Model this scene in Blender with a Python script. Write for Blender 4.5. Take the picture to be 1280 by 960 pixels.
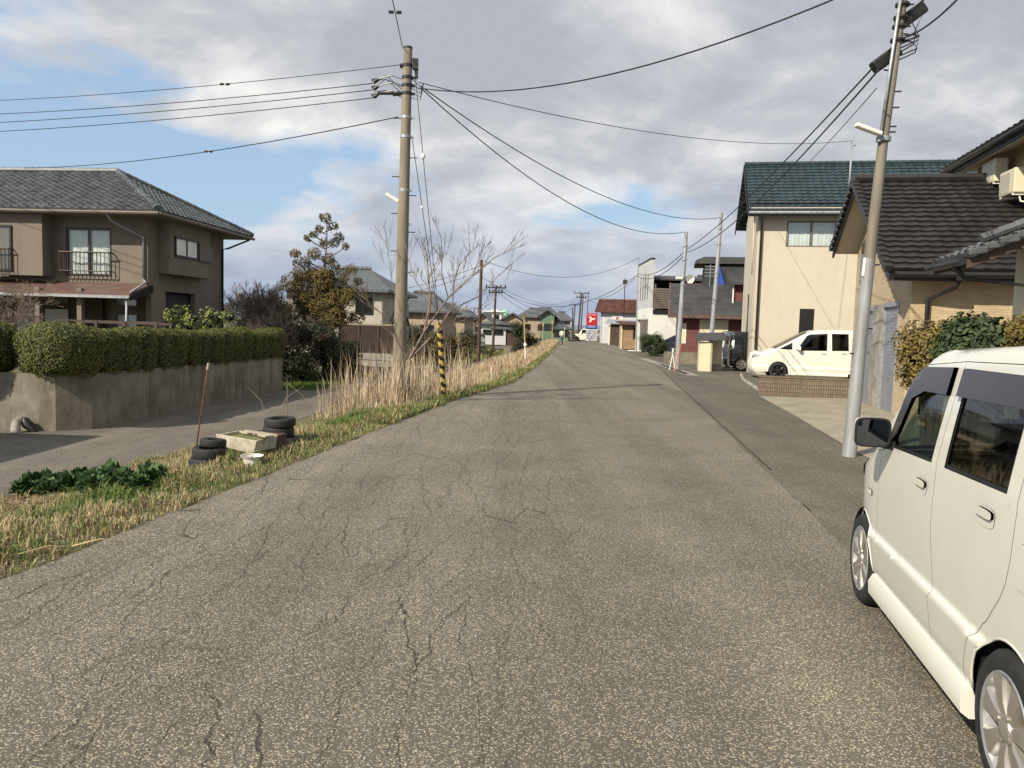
import bpy, bmesh, math, random
from mathutils import Vector, Matrix, noise
for o in list(bpy.data.objects): bpy.data.objects.remove(o)
R = math.radians
SC = bpy.context.scene
# ---------------- camera ----------------
F, CX, CY, H = 960., 640., 480., 1.66
PITCH, ROLL = R(4.23), R(1.7)
cam = bpy.data.objects.new('camera', bpy.data.cameras.new('camera')); SC.collection.objects.link(cam)
cam.data.sensor_width = 36.0; cam.data.lens = 36.0*F/1280.0
cam.data.clip_start = .05; cam.data.clip_end = 6000
cam.matrix_world = (Matrix.Translation((0,0,H)) @ Matrix.Rotation(R(90)-PITCH,4,'X') @ Matrix.Rotation(ROLL,4,'Z'))
SC.camera = cam
SC.render.resolution_x, SC.render.resolution_y = 1024, 768
SC.view_settings.view_transform = 'Standard'; SC.view_settings.look = 'None'
SC.cycles.caustics_reflective = False; SC.view_settings.gamma = 1; SC.view_settings.exposure = 0.30
# ---------------- world and sun ----------------
SUN_EL, SUN_AZ = R(37), R(-135)          # azimuth from +Y, clockwise positive
sdir = Vector((math.cos(SUN_EL)*math.sin(SUN_AZ), math.cos(SUN_EL)*math.cos(SUN_AZ), math.sin(SUN_EL)))
W = bpy.data.worlds.new('World'); SC.world = W; W.use_nodes = True
def build_world():
    nt = W.node_tree; N = nt.nodes; L = nt.links; N.clear()
    out = N.new('ShaderNodeOutputWorld'); bg = N.new('ShaderNodeBackground'); bg.inputs[1].default_value = .1
    sky = N.new('ShaderNodeTexSky'); sky.sky_type = 'NISHITA'; sky.sun_disc = False
    sky.sun_elevation = SUN_EL; sky.sun_rotation = SUN_AZ; sky.dust_density = 1.2; sky.air_density = 1.1
    tc = N.new('ShaderNodeTexCoord'); sep = N.new('ShaderNodeSeparateXYZ'); L.new(tc.outputs['Generated'], sep.inputs[0])
    def m(op, a, b=None, clamp=False):
        n = N.new('ShaderNodeMath'); n.operation = op; n.use_clamp = clamp
        for i, v in enumerate((a, b)):
            if v is None: continue
            if isinstance(v, (int, float)): n.inputs[i].default_value = v
            else: L.new(v, n.inputs[i])
        return n.outputs[0]
    z = m('MAXIMUM', sep.outputs[2], 0.0); zz = m('ADD', z, .26)
    cx = m('DIVIDE', sep.outputs[0], zz); cy = m('DIVIDE', sep.outputs[1], zz)
    co = N.new('ShaderNodeCombineXYZ'); L.new(cx, co.inputs[0]); L.new(cy, co.inputs[1]); co.inputs[2].default_value = 3.7
    def nz(scale, det, rough, off, dist=0):
        a = N.new('ShaderNodeVectorMath'); a.operation = 'ADD'; L.new(co.outputs[0], a.inputs[0]); a.inputs[1].default_value = off
        n = N.new('ShaderNodeTexNoise'); n.inputs['Scale'].default_value = scale; n.inputs['Detail'].default_value = det
        n.inputs['Roughness'].default_value = rough; n.inputs['Distortion'].default_value = dist
        L.new(a.outputs[0], n.inputs['Vector']); return n.outputs[0]
    def ramp(f, stops):
        r = N.new('ShaderNodeValToRGB'); L.new(f, r.inputs[0]); e = r.color_ramp.elements
        for i, (p, c) in enumerate(stops):
            q = e[i] if i < 2 else e.new(p)
            q.position = p; q.color = (*c, 1)
        return r.outputs[0]
    # cover: more cloud to the right/overhead, opener to the left
    n1 = nz(1.25, 9, .52, (5.1, 2.2, 0), .15)
    bias = m('MULTIPLY', m('ADD', sep.outputs[0], .34), .18)
    cov = m('ADD', n1, bias)
    cover = ramp(cov, [(.425, (0,0,0)), (.50, (1,1,1))])
    n2 = nz(2.2, 8, .58, (7.1, 3.3, 1.0), .3)
    f2 = m('SUBTRACT', n2, m('MULTIPLY', m('SUBTRACT', cov, .53), .75))
    shade = ramp(f2, [(.34, (3.8,3.95,4.4)), (.45, (4.7,4.85,5.15)), (.54, (6.2,6.2,6.3)), (.63, (7.8,7.7,7.5))])
    # distant cloud band goes blue grey
    zf = ramp(sep.outputs[2], [(0.0, (0,0,0)), (.22, (1,1,1))])
    mixh = N.new('ShaderNodeMix'); mixh.data_type = 'RGBA'; L.new(zf, mixh.inputs[0])
    hz = nz(2.6, 6, .5, (1, 8, 2), .2); hcol = ramp(hz, [(.38, (2.9,3.6,4.9)), (.6, (4.2,4.7,5.6)), (.72, (5.8,6.0,6.3))])
    L.new(hcol, mixh.inputs[6]); L.new(shade, mixh.inputs[7])
    sk = N.new('ShaderNodeMix'); sk.data_type = 'RGBA'; sk.blend_type = 'MIX'; sk.inputs[0].default_value = .62
    L.new(sky.outputs[0], sk.inputs[6]); sk.inputs[7].default_value = (3.7, 5.2, 7.2, 1)
    mx = N.new('ShaderNodeMix'); mx.data_type = 'RGBA'; L.new(cover, mx.inputs[0]); L.new(sk.outputs[2], mx.inputs[6]); L.new(mixh.outputs[2], mx.inputs[7])
    L.new(mx.outputs[2], bg.inputs[0]); L.new(bg.outputs[0], out.inputs[0])
build_world()
sl = bpy.data.lights.new('sun', 'SUN'); sl.energy = 4.9; sl.angle = R(.55); sl.color = (1, .90, .73)
so = bpy.data.objects.new('sun', sl); SC.collection.objects.link(so); so.location = (-30,-30,40)
so.rotation_euler = (-sdir).to_track_quat('-Z', 'Y').to_euler()

# ---------------- pixel <-> world survey helpers ----------------
def ray(px, py):
    xi = px-CX; yi = py-CY; c, s = math.cos(ROLL), math.sin(ROLL)
    x = xi*c+yi*s; y = -xi*s+yi*c; cp, sp = math.cos(PITCH), math.sin(PITCH)
    return (x/F, (F*cp-y*sp)/F, (-F*sp-y*cp)/F)
def G(px, py, z=0):
    d = ray(px, py); t = (z-H)/d[2]; return Vector((d[0]*t, d[1]*t, z))
def P(px, py, Y):
    d = ray(px, py); t = Y/d[1]; return Vector((d[0]*t, Y, H+d[2]*t))
# ---------------- object helpers ----------------
COL = SC.collection
def tag(o, label, cat, group=None, kind=None):
    if label: o['label'] = label
    if cat: o['category'] = cat
    if group: o['group'] = group
    if kind: o['kind'] = kind
    return o
def thing(name, label, cat, loc=(0,0,0), rotz=0, group=None, kind=None):
    o = bpy.data.objects.new(name, None); COL.objects.link(o); o.empty_display_size = .2
    o.location = loc; o.rotation_euler = (0,0,rotz)
    return tag(o, label, cat, group, kind)
def copy_tree(o, loc=None, rotz=None, label=None, parent=None, scale=None):
    c = o.copy(); COL.objects.link(c)
    if parent: c.parent = parent
    for ch in list(o.children): copy_tree(ch, parent=c)
    if loc is not None: c.location = loc
    if rotz is not None: c.rotation_euler = (c.rotation_euler[0], c.rotation_euler[1], rotz)
    if label: c['label'] = label
    if scale: c.scale = scale if hasattr(scale,'__len__') else (scale,)*3
    return c
class MB:
    def __init__(s): s.v = []; s.f = []; s.m = []; s.T = None
    def add(s, vs, fs, mi=0):
        b = len(s.v)
        if s.T is not None: vs = [tuple(s.T @ Vector(q)) for q in vs]
        s.v += [tuple(q) for q in vs]; s.f += [tuple(b+i for i in f) for f in fs]; s.m += [mi]*len(fs); return s
    def box(s, c, d, mi=0, rz=0, rx=0, ry=0):
        x, y, z = d[0]/2, d[1]/2, d[2]/2
        vs = [Vector((i*x, j*y, k*z)) for k in (-1,1) for j in (-1,1) for i in (-1,1)]
        M = Matrix.Rotation(rz,3,'Z') @ Matrix.Rotation(ry,3,'Y') @ Matrix.Rotation(rx,3,'X')
        vs = [M @ q + Vector(c) for q in vs]
        return s.add(vs, [(0,2,3,1),(4,5,7,6),(0,1,5,4),(2,6,7,3),(0,4,6,2),(1,3,7,5)], mi)
    def bx(s, x0,x1,y0,y1,z0,z1, mi=0): return s.box(((x0+x1)/2,(y0+y1)/2,(z0+z1)/2),(abs(x1-x0),abs(y1-y0),abs(z1-z0)),mi)
    def tube(s, pts, r, n=8, mi=0, cap=True):
        pts = [Vector(p) for p in pts]; k = len(pts); rs = r if hasattr(r,'__len__') else [r]*k
        vs = []; up = None
        for i, p in enumerate(pts):
            t = (pts[min(i+1,k-1)]-pts[max(i-1,0)]);  t = t.normalized() if t.length > 1e-9 else Vector((0,0,1))
            if up is None: up = Vector((1,0,0)) if abs(t.x) < .8 else Vector((0,1,0))
            a = (up-t*up.dot(t)).normalized(); b = t.cross(a); up = a
            for j in range(n):
                q = 2*math.pi*j/n; vs.append(p+(a*math.cos(q)+b*math.sin(q))*rs[i])
        fs = [(i*n+j, i*n+(j+1)%n, (i+1)*n+(j+1)%n, (i+1)*n+j) for i in range(k-1) for j in range(n)]
        if cap: fs += [tuple(range(n))[::-1], tuple(range((k-1)*n, k*n))]
        return s.add(vs, fs, mi)
    def prism(s, poly, axis, a, b, mi=0):
        """poly of 2D points extruded along axis ('x': poly=(y,z); 'y': (x,z); 'z': (x,y))"""
        def mk(p, h): return (h,p[0],p[1]) if axis=='x' else ((p[0],h,p[1]) if axis=='y' else (p[0],p[1],h))
        n = len(poly); vs = [mk(p,a) for p in poly]+[mk(p,b) for p in poly]
        return s.add(vs, [tuple(range(n)), tuple(range(n,2*n))[::-1]]+[(i,i+n,(i+1)%n+n,(i+1)%n) for i in range(n)], mi)
    def lathe(s, prof, n=24, mi=0, axis='z', c=(0,0,0), close=False):
        vs = []; C0 = Vector(c)
        for (r, h) in prof:
            for j in range(n):
                q = 2*math.pi*j/n; x, y = r*math.cos(q), r*math.sin(q)
                p = (x,y,h) if axis=='z' else ((h,x,y) if axis=='x' else (x,h,y))
                vs.append(Vector(p)+C0)
        k = len(prof); fs = [(i*n+j, i*n+(j+1)%n, (i+1)*n+(j+1)%n, (i+1)*n+j) for i in range(k-1) for j in range(n)]
        if close: fs += [((k-1)*n+j, (k-1)*n+(j+1)%n, (j+1)%n, j) for j in range(n)]
        return s.add(vs, fs, mi)
    def build(s, name, mats, parent=None, smooth=False, fix=True, bevel=0):
        me = bpy.data.meshes.new(name); me.from_pydata(s.v, [], s.f)
        mats = mats if isinstance(mats, (list,tuple)) else [mats]
        for q in mats: me.materials.append(q)
        me.polygons.foreach_set('material_index', s.m)
        if fix:
            bm = bmesh.new(); bm.from_mesh(me); bmesh.ops.recalc_face_normals(bm, faces=bm.faces); bm.to_mesh(me); bm.free()
        if smooth: me.polygons.foreach_set('use_smooth', [True]*len(me.polygons))
        me.update()
        o = bpy.data.objects.new(name, me); COL.objects.link(o)
        if smooth and smooth != 'all':
            md = o.modifiers.new('es','EDGE_SPLIT'); md.split_angle = R(40)
        if bevel:
            b = o.modifiers.new('bv','BEVEL'); b.width = bevel; b.segments = 2; b.limit_method = 'ANGLE'
        if parent: o.parent = parent
        return o
# ---------------- materials ----------------
MAT = {}
def mat(name, col, rough=.7, var=.15, scale=3, metal=0, bump=0, bscale=40, col2=None, spec=.5, coat=0, streak=False, detail=5, wave=None, alpha=None):
    m = bpy.data.materials.new(name); MAT[name] = m; m.use_nodes = True
    nt = m.node_tree; N = nt.nodes; L = nt.links; b = N['Principled BSDF']
    b.inputs['Roughness'].default_value = rough; b.inputs['Metallic'].default_value = metal
    b.inputs['Specular IOR Level'].default_value = spec; b.inputs['Coat Weight'].default_value = coat; b.inputs['Coat Roughness'].default_value = .04
    tc = N.new('ShaderNodeTexCoord'); mp = N.new('ShaderNodeMapping'); L.new(tc.outputs['Object'], mp.inputs[0])
    if streak: mp.inputs['Scale'].default_value = (1,1,.12)
    n = N.new('ShaderNodeTexNoise'); n.inputs['Scale'].default_value = scale; n.inputs['Detail'].default_value = detail; n.inputs['Roughness'].default_value = .62
    L.new(mp.outputs[0], n.inputs['Vector'])
    r = N.new('ShaderNodeValToRGB'); L.new(n.outputs[0], r.inputs[0])
    c2 = col2 if col2 else tuple(c*(1-var*2) for c in col)
    c1 = col if col2 else tuple(min(1,c*(1+var)) for c in col)
    r.color_ramp.elements[0].position = .32; r.color_ramp.elements[0].color = (*c2,1)
    r.color_ramp.elements[1].position = .68; r.color_ramp.elements[1].color = (*c1,1)
    L.new(r.outputs[0], b.inputs['Base Color'])
    h = None
    if bump:
        n2 = N.new('ShaderNodeTexNoise'); n2.inputs['Scale'].default_value = bscale; n2.inputs['Detail'].default_value = 4
        L.new(tc.outputs['Object'], n2.inputs['Vector']); h = n2.outputs[0]
    if wave:   # (axis, per metre, depth) : ribbed sheet
        w = N.new('ShaderNodeTexWave'); w.bands_direction = wave[0]; w.wave_profile = wave[3] if len(wave) > 3 else 'SIN'
        w.inputs['Scale'].default_value = wave[1]
        L.new(tc.outputs['Object'], w.inputs['Vector']); h = w.outputs[0]
    if h is not None:
        bp = N.new('ShaderNodeBump'); bp.inputs['Strength'].default_value = bump if bump else wave[2]; bp.inputs['Distance'].default_value = .02
        L.new(h, bp.inputs['Height']); L.new(bp.outputs[0], b.inputs['Normal'])
    return m
def glass_mat(name, tint, transp=.5, rough=.02):
    m = bpy.data.materials.new(name); MAT[name] = m; m.use_nodes = True; nt = m.node_tree; N = nt.nodes; L = nt.links; N.clear()
    o = N.new('ShaderNodeOutputMaterial'); g = N.new('ShaderNodeBsdfGlossy'); g.inputs['Roughness'].default_value = rough
    t = N.new('ShaderNodeBsdfTransparent'); t.inputs[0].default_value = (*tint,1); fr = N.new('ShaderNodeLayerWeight'); fr.inputs[0].default_value = .5; pw = N.new('ShaderNodeMath'); pw.operation = 'POWER'; L.new(fr.outputs['Facing'], pw.inputs[0]); pw.inputs[1].default_value = 4.5
    mul = N.new('ShaderNodeMath'); mul.operation = 'MULTIPLY_ADD'; L.new(pw.outputs[0], mul.inputs[0]); mul.inputs[1].default_value = .92; mul.inputs[2].default_value = .06; mul.use_clamp = True
    mx = N.new('ShaderNodeMixShader'); L.new(mul.outputs[0], mx.inputs[0]); L.new(t.outputs[0], mx.inputs[1]); L.new(g.outputs[0], mx.inputs[2]); L.new(mx.outputs[0], o.inputs[0])
    return m
def brick_mat(name, c1, c2, mortar, bw, rh, ms=.006, rough=.8, rot=False, bump=.4, off=.5):
    """rows in z; works on any vertical face: u = x+y in object space"""
    m = bpy.data.materials.new(name); MAT[name] = m; m.use_nodes = True; nt = m.node_tree; N = nt.nodes; L = nt.links; b = N['Principled BSDF']; b.inputs['Roughness'].default_value = rough
    tc = N.new('ShaderNodeTexCoord'); sp = N.new('ShaderNodeSeparateXYZ'); L.new(tc.outputs['Object'], sp.inputs[0])
    ad = N.new('ShaderNodeMath'); L.new(sp.outputs[0], ad.inputs[0]); L.new(sp.outputs[1], ad.inputs[1])
    co = N.new('ShaderNodeCombineXYZ'); L.new(ad.outputs[0], co.inputs[0]); L.new(sp.outputs[2], co.inputs[1])
    br = N.new('ShaderNodeTexBrick'); br.offset = off; L.new(co.outputs[0], br.inputs['Vector']); br.inputs['Scale'].default_value = 1
    br.inputs['Brick Width'].default_value = bw; br.inputs['Row Height'].default_value = rh; br.inputs['Mortar Size'].default_value = ms
    br.inputs['Color1'].default_value = (*c1,1); br.inputs['Color2'].default_value = (*c2,1); br.inputs['Mortar'].default_value = (*mortar,1); br.inputs['Bias'].default_value = 0
    n = N.new('ShaderNodeTexNoise'); n.inputs['Scale'].default_value = 1.2; L.new(tc.outputs['Object'], n.inputs['Vector'])
    mr = N.new('ShaderNodeMapRange'); mr.inputs[3].default_value = .82; mr.inputs[4].default_value = 1.15; L.new(n.outputs[0], mr.inputs[0])
    mx = N.new('ShaderNodeMix'); mx.data_type='RGBA'; mx.blend_type='MULTIPLY'; mx.inputs[0].default_value=1; L.new(br.outputs[0], mx.inputs[6]); L.new(mr.outputs[0], mx.inputs[7])
    L.new(mx.outputs[2], b.inputs['Base Color'])
    bp = N.new('ShaderNodeBump'); bp.invert = True; bp.inputs['Strength'].default_value = bump; bp.inputs['Distance'].default_value = .01
    L.new(br.outputs['Fac'], bp.inputs['Height']); L.new(bp.outputs[0], b.inputs['Normal'])
    return m
def asphalt_mat(name, dark, light, mean_light, sc, cracks=0, patch=.3):
    m = bpy.data.materials.new(name); MAT[name] = m; m.use_nodes = True; nt = m.node_tree; N = nt.nodes; L = nt.links; b = N['Principled BSDF']; b.inputs['Roughness'].default_value = .85
    b.inputs['Specular IOR Level'].default_value = .3
    tc = N.new('ShaderNodeTexCoord')
    def math_(op, a, c=None, clamp=False):
        n = N.new('ShaderNodeMath'); n.operation = op; n.use_clamp = clamp
        for i, v in enumerate((a, c)):
            if v is None: continue
            if isinstance(v, (int,float)): n.inputs[i].default_value = v
            else: L.new(v, n.inputs[i])
        return n.outputs[0]
    def noise_(s, d=3, vec=None, r=.55):
        n = N.new('ShaderNodeTexNoise'); n.inputs['Scale'].default_value = s; n.inputs['Detail'].default_value = d; n.inputs['Roughness'].default_value = r
        L.new(vec or tc.outputs['Object'], n.inputs['Vector']); return n
    def ramp_(f, a, c, ca=(0,0,0), cb=(1,1,1)):
        r = N.new('ShaderNodeValToRGB'); L.new(f, r.inputs[0]); r.color_ramp.elements[0].position = a; r.color_ramp.elements[1].position = c
        r.color_ramp.elements[0].color = (*ca,1); r.color_ramp.elements[1].color = (*cb,1); return r.outputs[0]
    def mix_(f, a, c, bt='MIX'):
        x = N.new('ShaderNodeMix'); x.data_type='RGBA'; x.blend_type = bt
        for i, v in ((0,f),(6,a),(7,c)):
            if isinstance(v, tuple): x.inputs[i].default_value = (*v,1)
            elif isinstance(v,(int,float)): x.inputs[i].default_value = v
            else: L.new(v, x.inputs[i])
        return x.outputs[2]
    vo = N.new('ShaderNodeTexVoronoi'); vo.inputs['Scale'].default_value = sc; L.new(tc.outputs['Object'], vo.inputs['Vector'])
    sep = N.new('ShaderNodeSeparateColor'); L.new(vo.outputs['Color'], sep.inputs[0])
    edge = ramp_(vo.outputs['Distance'], .25, .62, (1,1,1), (0,0,0))
    big = noise_(.35, 4); bigv = math_('MULTIPLY', big.outputs[0], patch)
    sel = math_('ADD', sep.outputs[0], bigv)
    st = ramp_(sel, mean_light, mean_light+.25)
    stone = math_('MULTIPLY', st, edge)
    fine = noise_(sc*2.2, 2); fv = ramp_(fine.outputs[0], .3, .7, tuple(c*.55 for c in dark), tuple(c*1.5 for c in dark))
    tint = mix_(sep.outputs[1], (light[0]*.62, light[1]*.60, light[2]*.58), (light[0]*1.5, light[1]*1.45, light[2]*1.3))
    col = mix_(stone, fv, tint)
    # broad tone: worn wheel tracks, oil and dust
    w = noise_(.9, 5, None, .6); wr = ramp_(w.outputs[0], .3, .72, (.80,.80,.82), (1.12,1.10,1.06)); col = mix_(1, col, wr, 'MULTIPLY')
    mp2 = N.new('ShaderNodeMapping'); mp2.inputs['Rotation'].default_value = (0,0,R(8)); mp2.inputs['Scale'].default_value = (1.1,.03,1); L.new(tc.outputs['Object'], mp2.inputs[0])
    tr = noise_(1.0, 3, mp2.outputs[0]); trr = ramp_(tr.outputs[0], .35, .65, (.82,.81,.80), (1.10,1.10,1.08)); col = mix_(1, col, trr, 'MULTIPLY')
    hgt = math_('ADD', math_('MULTIPLY', vo.outputs['Distance'], -.6), math_('MULTIPLY', fine.outputs[0], .5))
    if cracks:
        wn = noise_(1.7, 5, None, .65); sub = N.new('ShaderNodeVectorMath'); sub.operation='SUBTRACT'; L.new(wn.outputs[1], sub.inputs[0]); sub.inputs[1].default_value=(.5,.5,.5)
        scl = N.new('ShaderNodeVectorMath'); scl.operation='SCALE'; scl.inputs['Scale'].default_value=.34; L.new(sub.outputs[0], scl.inputs[0])
        ad = N.new('ShaderNodeVectorMath'); ad.operation='ADD'; L.new(tc.outputs['Object'], ad.inputs[0]); L.new(scl.outputs[0], ad.inputs[1])
        def crack(rot, sx, sy, wid, seed):
            mp = N.new('ShaderNodeMapping'); mp.inputs['Rotation'].default_value = (0,0,rot); mp.inputs['Scale'].default_value = (sx,sy,0); mp.inputs['Location'].default_value = (seed,seed*.7,0)
            L.new(ad.outputs[0], mp.inputs[0])
            v = N.new('ShaderNodeTexVoronoi'); v.feature='DISTANCE_TO_EDGE'; v.voronoi_dimensions='2D'; v.inputs['Scale'].default_value = 1; L.new(mp.outputs[0], v.inputs['Vector'])
            return ramp_(v.outputs['Distance'], wid*.35, wid, (1,1,1), (0,0,0))
        sx = N.new('ShaderNodeSeparateXYZ'); L.new(tc.outputs['Object'], sx.inputs[0])
        lane = math_('ADD', sx.outputs[0], math_('MULTIPLY', sx.outputs[1], -.14))
        left = ramp_(math_('ADD', math_('MULTIPLY', lane, .2), .5), .36, .52, (1,1,1), (0,0,0))     # most cracks in the left wheel track
        left_all = ramp_(math_('ADD', math_('MULTIPLY', lane, .1), .5), .38, .50, (1,1,1), (.0,.0,.0))
        msk = ramp_(noise_(.5, 3).outputs[0], .40, .56); msk2 = ramp_(noise_(.8, 3).outputs[0], .44, .58)
        c1 = math_('MULTIPLY', math_('MULTIPLY', crack(R(0),2.3,.30,.008,3.1), msk), left_all)
        c2 = math_('MULTIPLY', math_('MULTIPLY', crack(R(0),4.4,1.2,.009,9.4), msk2), math_('MULTIPLY', left, .75))
        c3 = math_('MULTIPLY', math_('MULTIPLY', crack(R(5),10,5,.02,5.2), ramp_(noise_(.7,2).outputs[0], .5,.62)), math_('MULTIPLY', left, .75))
        c4 = math_('MULTIPLY', math_('MULTIPLY', crack(R(3),3.3,.40,.010,14.7), ramp_(noise_(.45,3).outputs[0], .36,.5)), left)
        cr = math_('MAXIMUM', math_('MAXIMUM', math_('MAXIMUM', c1, c4), c2), c3, True)
        crw = math_('MULTIPLY', cr, cracks)
        col = mix_(crw, col, (.034,.031,.026))
        hgt = math_('SUBTRACT', hgt, math_('MULTIPLY', cr, 1.6))
    L.new(col, b.inputs['Base Color'])
    bp = N.new('ShaderNodeBump'); bp.inputs['Strength'].default_value=.55; bp.inputs['Distance'].default_value=.006; L.new(hgt, bp.inputs['Height']); L.new(bp.outputs[0], b.inputs['Normal'])
    return m
asphalt_mat('asphalt', (.116,.108,.089), (.445,.412,.335), .58, 112, cracks=.9)
asphalt_mat('asphalt_dark', (.093,.086,.071), (.35,.322,.258), .68, 112, cracks=0)
asphalt_mat('asphalt_low', (.145,.134,.115), (.25,.235,.20), .6, 70, cracks=.7, patch=.5)
mat('concrete', (.30,.28,.24), .85, .25, 2.2, bump=.3, bscale=60)
mat('concrete_wall', (.30,.275,.22), .9, .2, 1.6, bump=.35, bscale=50, col2=(.135,.118,.09), detail=10)
mat('soil', (.13,.10,.06), .95, .3, 6, bump=.6, bscale=30, col2=(.085,.10,.035))
mat('field', (.20,.17,.10), .95, .3, .5, col2=(.10,.11,.05))
mat('stucco_cream', (.545,.49,.395), .9, .03, 1.2, bump=.25, bscale=90)
mat('stucco_taupe', (.195,.165,.13), .9, .06, 1.5, bump=.25, bscale=90)
mat('trim_taupe', (.16,.135,.11), .7, .05, 3)
mat('dark_metal', (.022,.02,.02), .4, .1, 8)
mat('black', (.008,.008,.008), .8, .1, 5)
mat('rubber', (.018,.018,.018), .75, .25, 20, bump=.2, bscale=80)
mat('steel', (.42,.43,.44), .45, .15, 12, metal=.55)
mat('galv', (.33,.35,.38), .55, .16, 9, metal=.2, streak=True)
mat('lean_pole_base', (.36,.38,.40), .55, .2, 7, metal=.15, streak=True, col2=(.20,.19,.175), detail=9)
mat('pole_concrete', (.235,.205,.155), .85, .12, 6, bump=.25, bscale=60, streak=True)
mat('lean_pole_paint', (.25,.235,.20), .7, .25, 4, streak=True, col2=(.13,.105,.075), detail=9)
mat('white_paint', (.74,.73,.68), .5, .06, 5)
mat('car_white', (.72,.71,.635), .32, .012, 2, coat=.9)
mat('car_black', (.006,.006,.007), .25, .05, 3, coat=1)
mat('car_silver', (.42,.44,.45), .3, .03, 3, metal=.5, coat=1)
mat('car_navy', (.012,.014,.025), .25, .03, 3, coat=1)
mat('plastic_black', (.012,.012,.012), .5, .1, 10)
mat('rim_alloy', (.50,.47,.42), .35, .08, 9, metal=.75)
mat('rim_dark', (.03,.03,.032), .3, .05, 9, metal=.6)
mat('seat_grey', (.06,.06,.062), .9, .1, 20)
mat('curtain', (.86,.86,.84), .9, .06, 3)
mat('tile_grey', (.115,.125,.13), .5, .3, 2.5, detail=8)
mat('tile_black', (.031,.028,.027), .5, .3, 1.6, detail=9, col2=(.017,.015,.015))
mat('tile_green', (.034,.056,.066), .4, .25, 3, col2=(.018,.032,.04))
mat('tile_red', (.115,.045,.03), .6, .3, 2)
mat('roof_sheet', (.052,.052,.054), .65, .2, 1.2)
mat('roof_brown', (.13,.075,.06), .6, .2, 4)
mat('roof_far', (.10,.105,.115), .7, .2, 1)
mat('red_siding', (.14,.05,.048), .8, .08, 2, wave=('Z',1,.3))
mat('white_wall', (.70,.70,.66), .85, .05, 1)
mat('grey_wall', (.50,.51,.52), .85, .06, 1)
mat('dark_wall', (.03,.032,.038), .7, .1, 2)
mat('wood_pale', (.34,.22,.14), .8, .15, 3)
mat('wood_dark', (.07,.045,.032), .8, .2, 5)
mat('fence_brown', (.042,.024,.019), .8, .2, 4)
mat('rust', (.16,.06,.03), .9, .3, 30, bump=.4)
mat('beige_panel', (.66,.60,.42), .6, .03, 2)
mat('yellow_panel', (.62,.58,.40), .6, .05, 2, wave=('X',1,.3))
mat('shutter_grey', (.30,.31,.34), .45, .06, 3, metal=.3)
mat('green_wall', (.13,.205,.14), .85, .06, 2)
mat('tan_wall', (.36,.29,.21), .85, .06, 2)
mat('guard_yellow', (.50,.38,.09), .5, .1, 8)
mat('post_yellow', (.50,.37,.13), .5, .1, 8)
mat('tank_green', (.28,.62,.42), .5, .03, 1)
mat('bark', (.16,.13,.10), .9, .25, 12, bump=.5, bscale=60)
mat('bark_pale', (.20,.165,.12), .85, .2, 12)
mat('twig', (.22,.17,.13), .85, .15, 10)
mat('hedge_leaf', (.135,.145,.022), .65, .3, 3, col2=(.06,.075,.014))
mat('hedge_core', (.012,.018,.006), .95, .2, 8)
mat('conifer_leaf', (.165,.105,.03), .8, .3, 1.2, col2=(.06,.065,.016))
mat('leaf_green', (.042,.068,.016), .65, .3, 6, col2=(.018,.036,.010))
mat('leaf_gold', (.21,.145,.03), .7, .2, 3, col2=(.08,.07,.018))
mat('leaf_light', (.22,.26,.06), .6, .2, 6)
mat('shrub_dark', (.045,.052,.022), .8, .3, 3, col2=(.025,.03,.013))
mat('cabbage', (.05,.11,.025), .7, .3, 8, col2=(.025,.065,.015))
mat('cabbage_old', (.33,.28,.13), .7, .2, 8)
mat('grass_green', (.13,.19,.035), .8, .2, 2, col2=(.07,.11,.022))
mat('grass_straw', (.50,.405,.24), .85, .2, 2, col2=(.33,.24,.12))
mat('grass_brown', (.30,.21,.14), .9, .2, 2)
mat('reed', (.60,.50,.35), .8, .15, 2, col2=(.43,.33,.22))
mat('hill', (.055,.075,.085), 1, .2, .02)
mat('hill_far', (.16,.21,.28), 1, .05, .01)
mat('sign_red', (.42,.018,.022), .4, .02, 2)
mat('sign_blue', (.03,.08,.38), .4, .02, 2)
mat('sign_white', (.60,.60,.60), .5, .02, 2)
mat('skin', (.45,.28,.20), .6, .05, 10)
mat('hair', (.012,.009,.008), .7, .2, 40)
mat('cloth_white', (.68,.66,.60), .9, .05, 10)
mat('cloth_blue', (.10,.13,.17), .9, .1, 20)
mat('wire', (.014,.014,.015), .6, .05, 2)
mat('insulator', (.75,.75,.72), .25, .03, 10)
mat('visor', (.040,.033,.044), .18, .08, 4)
mat('lamp_white', (.70,.69,.64), .35, .05, 8)
mat('orange', (.65,.16,.03), .5, .05, 8)
mat('foam_dirty', (.52,.49,.40), .8, .3, 9, col2=(.30,.27,.19))
mat('moss', (.12,.15,.03), .95, .3, 12, bump=.5, col2=(.16,.13,.06))
mat('cardboard', (.45,.38,.28), .9, .1, 8)
glass_mat('car_glass', (.42,.50,.47)); glass_mat('car_glass_dark', (.16,.165,.165)); glass_mat('house_glass', (.90,.93,.93))
glass_mat('visor_tint', (.10,.085,.12))
mat('brown_metal', (.075,.05,.04), .6, .15, 9)
mat('mirror', (.10,.11,.12), .02, 0, 1, metal=1)
brick_mat('brick_tan', (.52,.41,.265), (.43,.33,.205), (.38,.30,.20), .22, .055, .004, bump=.5)
brick_mat('brick_low', (.225,.172,.125), (.165,.125,.092), (.085,.066,.052), .06, .11, .009, off=0)
brick_mat('siding_pale', (.54,.42,.27), (.50,.39,.24), (.36,.28,.18), .6, .07, .005)
M = MAT
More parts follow.
